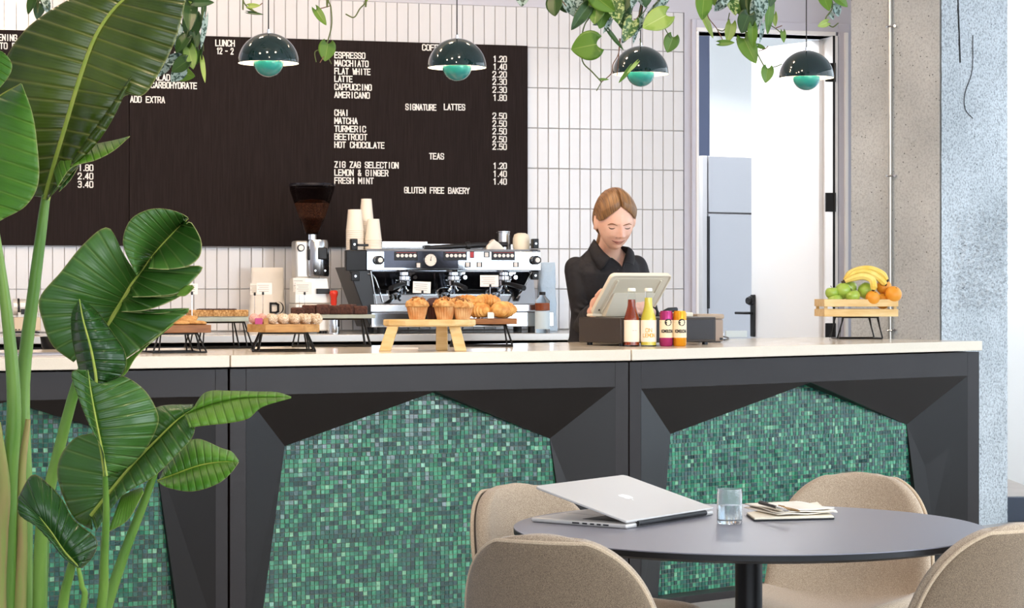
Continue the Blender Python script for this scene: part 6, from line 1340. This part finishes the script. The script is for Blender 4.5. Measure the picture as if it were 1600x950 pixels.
for j in range(nv):
    for i in range(nu): fs.append((j*nu+i, (j+1)*nu+i, (j+1)*nu+(i+1) % nu, j*nu+(i+1) % nu))
body.add(vs, fs)
for s in (-1, 1):
    e = MB(); e.sphere((0, 0, 0), (.007, .017, .030), 20, 14); e.sphere((s*.004, .004, -.0), (.006, .012, .020), 16, 10); e.tube([Vector((s*.006, .017*cos(q)*.8+.002, .027*sin(q))) for q in [radians(x) for x in range(-60, 241, 20)]], .0035, 8)
    Me = Mh @ Matrix.Translation((s*.0755, .010, -.008)) @ Matrix.Scale(1.12, 4) @ Matrix.Rotation(radians(s*18), 4, 'Z') @ Matrix.Rotation(radians(8), 4, 'X'); body.add([Me @ Vector(v) for v in e.v], e.f)
def W(x, y, z): return Mb @ Vector((x, y, z))
def ringloft(mb, rings, n=36):           # (cx, cy, z, half width, half depth) in body space
    vs = []; fs = []
    for cx_, cy_, z, hw, hd in rings:
        for k in range(n):
            a = 2*pi*k/n; c_, s_ = cos(a), sin(a); vs.append(W(cx_+hw*(abs(c_)**.85)*(1 if c_ > 0 else -1), cy_+hd*(abs(s_)**.85)*(1 if s_ > 0 else -1), z))
    m = len(rings)
    for j in range(m-1):
        for k in range(n): fs.append((j*n+k, j*n+(k+1) % n, (j+1)*n+(k+1) % n, (j+1)*n+k))
    fs.append(tuple(range(n))[::-1]); fs.append(tuple((m-1)*n+k for k in range(n))); mb.add(vs, fs)
TOR = [(0, .03, .80, .165, .115), (0, .03, .92, .168, .118), (0, .02, 1.02, .142, .100), (0, .0, 1.12, .140, .102), (0, -.02, 1.22, .152, .112), (0, -.035, 1.30, .150, .108), (0, -.04, 1.335, .146, .086), (0, -.045, 1.370, .112, .072), (.0, -.055, 1.405, .078, .058), (.0, -.065, 1.435, .055, .050)]
ringloft(body, [(a, b, z, c-.016, d-.012) for a, b, z, c, d in TOR])
hb_ = Mh @ Vector((0, .022, -.060)); nb0 = W(0, -.055, 1.375)
body.tube([nb0, nb0.lerp(hb_, .5), hb_], [.056, .047, .049], 28)
SHL, SHR = W(-.138, -.035, 1.337), W(.138, -.035, 1.345)
ELL = P(913, 508, 9.70); ELR = W(.175, -.10, 1.09)
WRL = P(927, 486, 9.44); WRR = W(.09, -.36, 1.13)
HL = P(937, 466, 9.40); HR = Vector((.52, 9.40, 1.185))
for S_, E_, Wr in ((SHL, ELL, WRL), (SHR, ELR, WRR)): body.tube([S_, S_.lerp(E_, .5), E_, E_.lerp(Wr, .35), Wr], [.034, .036, .033, .031, .024], 20)
def hand(mb, wr, tip, thumbside, curl):
    d = (tip-wr); d.normalize(); side = d.cross(Vector((0, -1, .2))).normalized()*thumbside; nrm = side.cross(d).normalized()*thumbside
    c = wr+d*.045; R_ = Matrix((side, d, nrm)).transposed().to_3x3()
    mb.sphere(c, (.036, .048, .015), 20, 14, R_); mb.tube([wr-d*.01, wr+d*.02], [.024, .024], 16)
    for k, (o, L) in enumerate(((.027, .066), (.009, .074), (-.009, .069), (-.026, .054))):
        b = c+d*.030+side*o; p = [b]; dd = d.copy()
        for q, fr_ in enumerate((.45, .30, .25)):
            dd = (Matrix.Rotation(curl[k]*(1+q*.5)*-thumbside, 3, side) @ dd); p.append(p[-1]+dd*L*fr_)
        mb.tube(p, [.0092, .0085, .0078, .0062], 12); mb.sphere(p[-1], .0064, 10, 8)
    b = c-d*.018+side*.028; d2 = (d+side*1.1).normalized(); mb.tube([b, b+d2*.030, b+d2*.030+(d*.8+side*.3).normalized()*.028], [.0115, .0098, .0075], 12)
hand(body, WRL, P(944, 462, 9.36), 1, (.25, .35, .45, .5)); hand(body, WRR, Vector((.50, 9.36, 1.18)), -1, (.3, .35, .4, .45))
# legs
for s in (-1, 1): body.tube([W(s*.085, .03, .88), W(s*.09, .02, .50), W(s*.095, .05, .09)], [.082, .055, .036], 20); body.sphere(W(s*.10, -.02, .045), (.040, .110, .035), 16, 10, Rb.to_3x3())
bme = fuse(body, .0042, 3, .5)
bo = meshobj('body', bme, SKIN); bv = BVHTree.FromPolygons([v.co.copy() for v in bme.vertices], [tuple(p.vertices) for p in bme.polygons])
bme.transform(Mbi); bo.parent = per
def hit(x, y, lift=.0):
    r = ray(x, y).normalized(); h_, n_, i_, d_ = bv.ray_cast(CAMP, r); return None if h_ is None else h_+n_*lift-r*0
def onface(name, pts, r, m_, lift=.0, n=14):
    ps = smoothpts([Vector((x, y, 0)) for x, y in pts], n); q = [hit(p.x, p.y, lift) for p in ps]; q = [Mbi @ p for p in q if p is not None]
    if len(q) < 3: return
    k = len(q); rr = r if not callable(r) else [r(i/(k-1)) for i in range(k)]
    mb = MB(); mb.tube(q, rr, 8); return mb.build(name, m_, bo, smooth=180)
onface('eyelashes', [(951, 355.0), (953.5, 357.0), (957, 357.6), (961, 356.3)], lambda t: .0008+.0014*sin(pi*t), LASH, .0002)
onface('eyelashes', [(976.2, 356.4), (979, 357.6), (982.5, 357.2), (985, 355.6)], lambda t: .0008+.0013*sin(pi*t), LASH, .0002)
onface('eyebrow', [(949.5, 351.5), (954, 350.0), (959, 350.2), (964.5, 352.6)], lambda t: .0012+.0018*sin(pi*min(1, t*1.1)), BROWM, -.0002)
onface('eyebrow', [(973.5, 352.8), (978, 351.0), (983, 349.8), (987, 351.2)], lambda t: .0011+.0017*sin(pi*min(1, t*1.1)), BROWM, -.0002)
onface('upper_lip', [(957.5, 376.0), (961, 377.2), (965.5, 377.9), (970, 377.6), (974.8, 375.8)], lambda t: .0006+.0014*sin(pi*t), LIP, -.0003)
onface('lower_lip', [(959.5, 378.4), (963, 380.2), (967, 380.8), (971, 379.8), (974, 377.6)], lambda t: .0006+.0020*sin(pi*t), LIP, -.0006)
onface('mouth_line', [(956.0, 375.2), (960, 377.6), (965.5, 378.9), (971, 378.2), (976.0, 375.2)], .0007, mat('mouth_dark', '#6e2f2c', .6), .0013)
for x in (963.0, 968.8): onface('nostril', [(x-1.0, 372.0), (x, 371.6), (x+1.0, 372.0)], .0008, mat('mouth_dark'), .0, 4)  # dark marks painted as the shade inside the nostrils
CRE = mat('crease_shade', '#cc9680', .5)  # darker skin tone, paints the shade in the eyelid creases
onface('eyelid_crease', [(951, 352.8), (955, 352.6), (960, 353.8)], .0006, CRE, -.0002)
onface('eyelid_crease', [(977.5, 353.8), (981, 352.7), (984.6, 352.8)], .0006, CRE, -.0002)
# hair: a cap drawn back from a centre parting, and a low ponytail
hm_ = MB(); NU, NV = 120, 90; hv = []; hf = []; uvs = []; keep = []
def hairline(az):                         # az: 0 front .. 180 back, degrees -> lowest height of the hair
    T_ = [(0, .72), (10, .64), (25, .54), (42, .38), (58, .20), (72, .12), (84, .13), (94, .08), (104, -.22), (118, -.52), (180, -.60)]
    for (a0, z0), (a1, z1) in zip(T_, T_[1:]):
        if az <= a1: return z0+(z1-z0)*(az-a0)/(a1-a0)
    return -.6
for j in range(NV+1):
    for i in range(NU):
        a = 2*pi*i/NU; dxy = Vector((cos(a), sin(a))); az = math.degrees(math.acos(max(-1, min(1, -dxy.y)))); zl = hairline(az)
        t = j/NV; th0 = 0; th1 = math.acos(max(-1, min(1, zl))); th = th0+(th1-th0)*t
        d = Vector((sin(th)*dxy.x, sin(th)*dxy.y, cos(th))); p = head_pt(d, False)
        lift = .004+.012*min(1, (1-t)*5)**.7; part = math.exp(-(p.x/.0045)**2)*(1 if d.y < .3 else 0); lift -= .0125*part*min(1, t*3+.4)
        wave = .0016*noise.noise((math.acos(max(-1, min(1, d.x)))*16, d.y*1.5, d.z*1.5)); hv.append(Mbi @ (Mh @ (p+d*(lift+wave*(1 if t < .97 else 0))))); uvs.append((math.acos(max(-1, min(1, d.x)))/pi, atan2(d.z, -d.y)/pi))
for j in range(NV):
    for i in range(NU): hf.append((j*NU+i, (j+1)*NU+i, (j+1)*NU+(i+1) % NU, j*NU+(i+1) % NU))
hm_.add(hv, hf); hm_.uv = uvs; hob = hm_.build('hair', HAIR, bo, smooth=180, solid=.006)
pt = MB(); pts = [Mbi @ v for v in (Mh @ Vector((0, .088, -.035)), Mh @ Vector((-.010, .105, -.060)), P(941, 372, 9.70), P(937, 383, 9.72), P(938, 396, 9.74))]
pt.uv = []; pt.tube(smoothpts(pts, 20), [.018-.0004*i+.008*sin(pi*i/20) for i in range(21)], 16); pt.uv = [((k % 16)/16, k/300) for k in range(len(pt.v))]; pt.build('ponytail', HAIR, hob, smooth=180)
# shirt
sh_ = MB(); ringloft(sh_, [(a, b, z, c+.004, d+.004) for a, b, z, c, d in TOR[:-1]])
for S_, E_, Wr in ((SHL, ELL, WRL), (SHR, ELR, WRR)):
    sh_.tube([S_+Vector((0, 0, -.018)), S_.lerp(E_, .5), E_, E_.lerp(Wr, .5), E_.lerp(Wr, .93)], [.052, .053, .050, .047, .036], 22)
    sh_.sphere(S_+Vector((0, 0, -.016)), .050, 20, 14)
for k in range(9):                       # soft folds running over the sleeve and the side
    a = k/8; q = SHL.lerp(ELL, .15+.8*a); sh_.sphere(q+Vector((-.012*sin(k*2.1), -.035, .01)), (.030, .016, .010), 12, 8, Matrix.Rotation(.6+.3*sin(k*1.7), 3, 'Y'))
sme = fuse(sh_, .0055, 5, .5)
sv0 = BVHTree.FromPolygons([v.co.copy() for v in sme.vertices], [tuple(p.vertices) for p in sme.polygons])
Vp = [(934, 380), (941, 372), (975, 380), (981, 392), (977, 404), (972.5, 420), (966, 412), (954, 403), (942, 394)]
import bmesh
bm = bmesh.new(); bm.from_mesh(sme); dele = []
for f in bm.faces:
    c = f.calc_center_median(); 
    if c.y > BC.y-.02 or c.z < 1.25: continue
    x = CX+c.x/c.y*F; y = HY-(c.z-CAMZ)/c.y*F
    if inside((x, y), Vp): dele.append(f)
bmesh.ops.delete(bm, geom=dele, context='FACES'); bm.to_mesh(sme); bm.free()
sme.transform(Mbi); so = meshobj('shirt', sme, SHIRT, per); sol = so.modifiers.new('t', 'SOLIDIFY'); sol.thickness = .002
sv = BVHTree.FromPolygons([Mb @ v.co for v in sme.vertices], [tuple(p.vertices) for p in sme.polygons])
def collar(name, quads):
    mb = MB()
    (a0, a1, a2), (b0, b1, b2) = quads    # neck edge, outer edge
    def f(u, v):
        A_ = smoothpts([Vector(p) for p in (a0, a1, a2)], 12); B_ = smoothpts([Vector(p) for p in (b0, b1, b2)], 12); p = along(A_, u).lerp(along(B_, u), v)
        return Mbi @ (p+Vector((0, -.010*sin(pi*v), .004*sin(pi*v))))
    mb.grid(f, 14, 6); return mb.build(name, SHIRT, so, smooth=60, solid=.003)
collar('collar', (((P(929, 374, 9.72)), P(941, 391, 9.655), P(955, 404, 9.63)), (P(919, 390, 9.72), P(927, 407, 9.655), P(938.5, 423, 9.632))))
collar('collar', (((P(981, 386, 9.70)), P(979, 397, 9.665), P(974, 411, 9.645)), (P(990, 394, 9.71), P(992, 404, 9.675), P(990, 415, 9.655))))
collar('collar', (((P(928, 374, 9.72)), W(-.01, .035, 1.437), P(981, 386, 9.70)), (P(921, 390, 9.73), W(-.01, .055, 1.400), P(989, 395, 9.72))))
def onshirt(name, pts, r, m_, n=14):
    ps = smoothpts([Vector((x, y, 0)) for x, y in pts], n); q = []
    for p in ps:
        h_, n_, i_, d_ = sv.ray_cast(CAMP, ray(p.x, p.y).normalized())
        if h_ is not None: q.append(Mbi @ h_)
    if len(q) > 2: mb = MB(); mb.tube(q, r, 6); mb.build(name, m_, so, smooth=180)
for nm, pts_ in (('neckline', [(935, 384), (942, 394), (954, 403), (966, 412), (972.5, 421)]), ('neckline', [(972.5, 421), (977, 405), (981, 393)])):
    q = []
    for p in smoothpts([Vector((x, y, 0)) for x, y in pts_], 20):
        h_, n_, i_, d_ = sv0.ray_cast(CAMP, ray(p.x, p.y).normalized())
        if h_ is not None: q.append(Mbi @ (h_-n_*.001))
    if len(q) > 2: MB().tube(q, .0052, 8).build(nm, SHIRT, so, smooth=180)
onshirt('placket_seam', [(972.5, 421), (973, 428), (973, 440), (972, 460)], .0014, mat('shirt_seam', '#2b282c', .7))
onshirt('shoulder_seam', [(893, 412), (903, 405), (915, 400)], .0010, mat('shirt_seam'))
for x, y in ((965.5, 422), (975, 424)):
    h_, n_, i_, d_ = sv.ray_cast(CAMP, ray(x, y).normalized())
    if h_ is not None: MB().sphere(Mbi @ h_, (.0038, .0025, .0038), 12, 8).build('button', mat('shirt_button', '#454249', .25), so)
tr_ = MB(); ringloft(tr_, [(0, .03, .78, .168, .120), (0, .03, .86, .176, .126), (0, .03, .95, .172, .122)])
for s in (-1, 1): tr_.tube([W(s*.085, .03, .86), W(s*.09, .02, .50), W(s*.095, .05, .07)], [.094, .070, .055], 22)
tme = fuse(tr_, .008, 3, .5); tme.transform(Mbi); meshobj('trousers', tme, mat('black_trousers', '#1a1a1d', .8), per)
for s in (-1, 1):
    m = MB(); m.sphere((s*.10, -.02, .045), (.046, .125, .043), 18, 12); m.v = [(x, y, max(z, .001)) for x, y, z in m.v]; m.build('shoe', DKP, per, smooth=60)
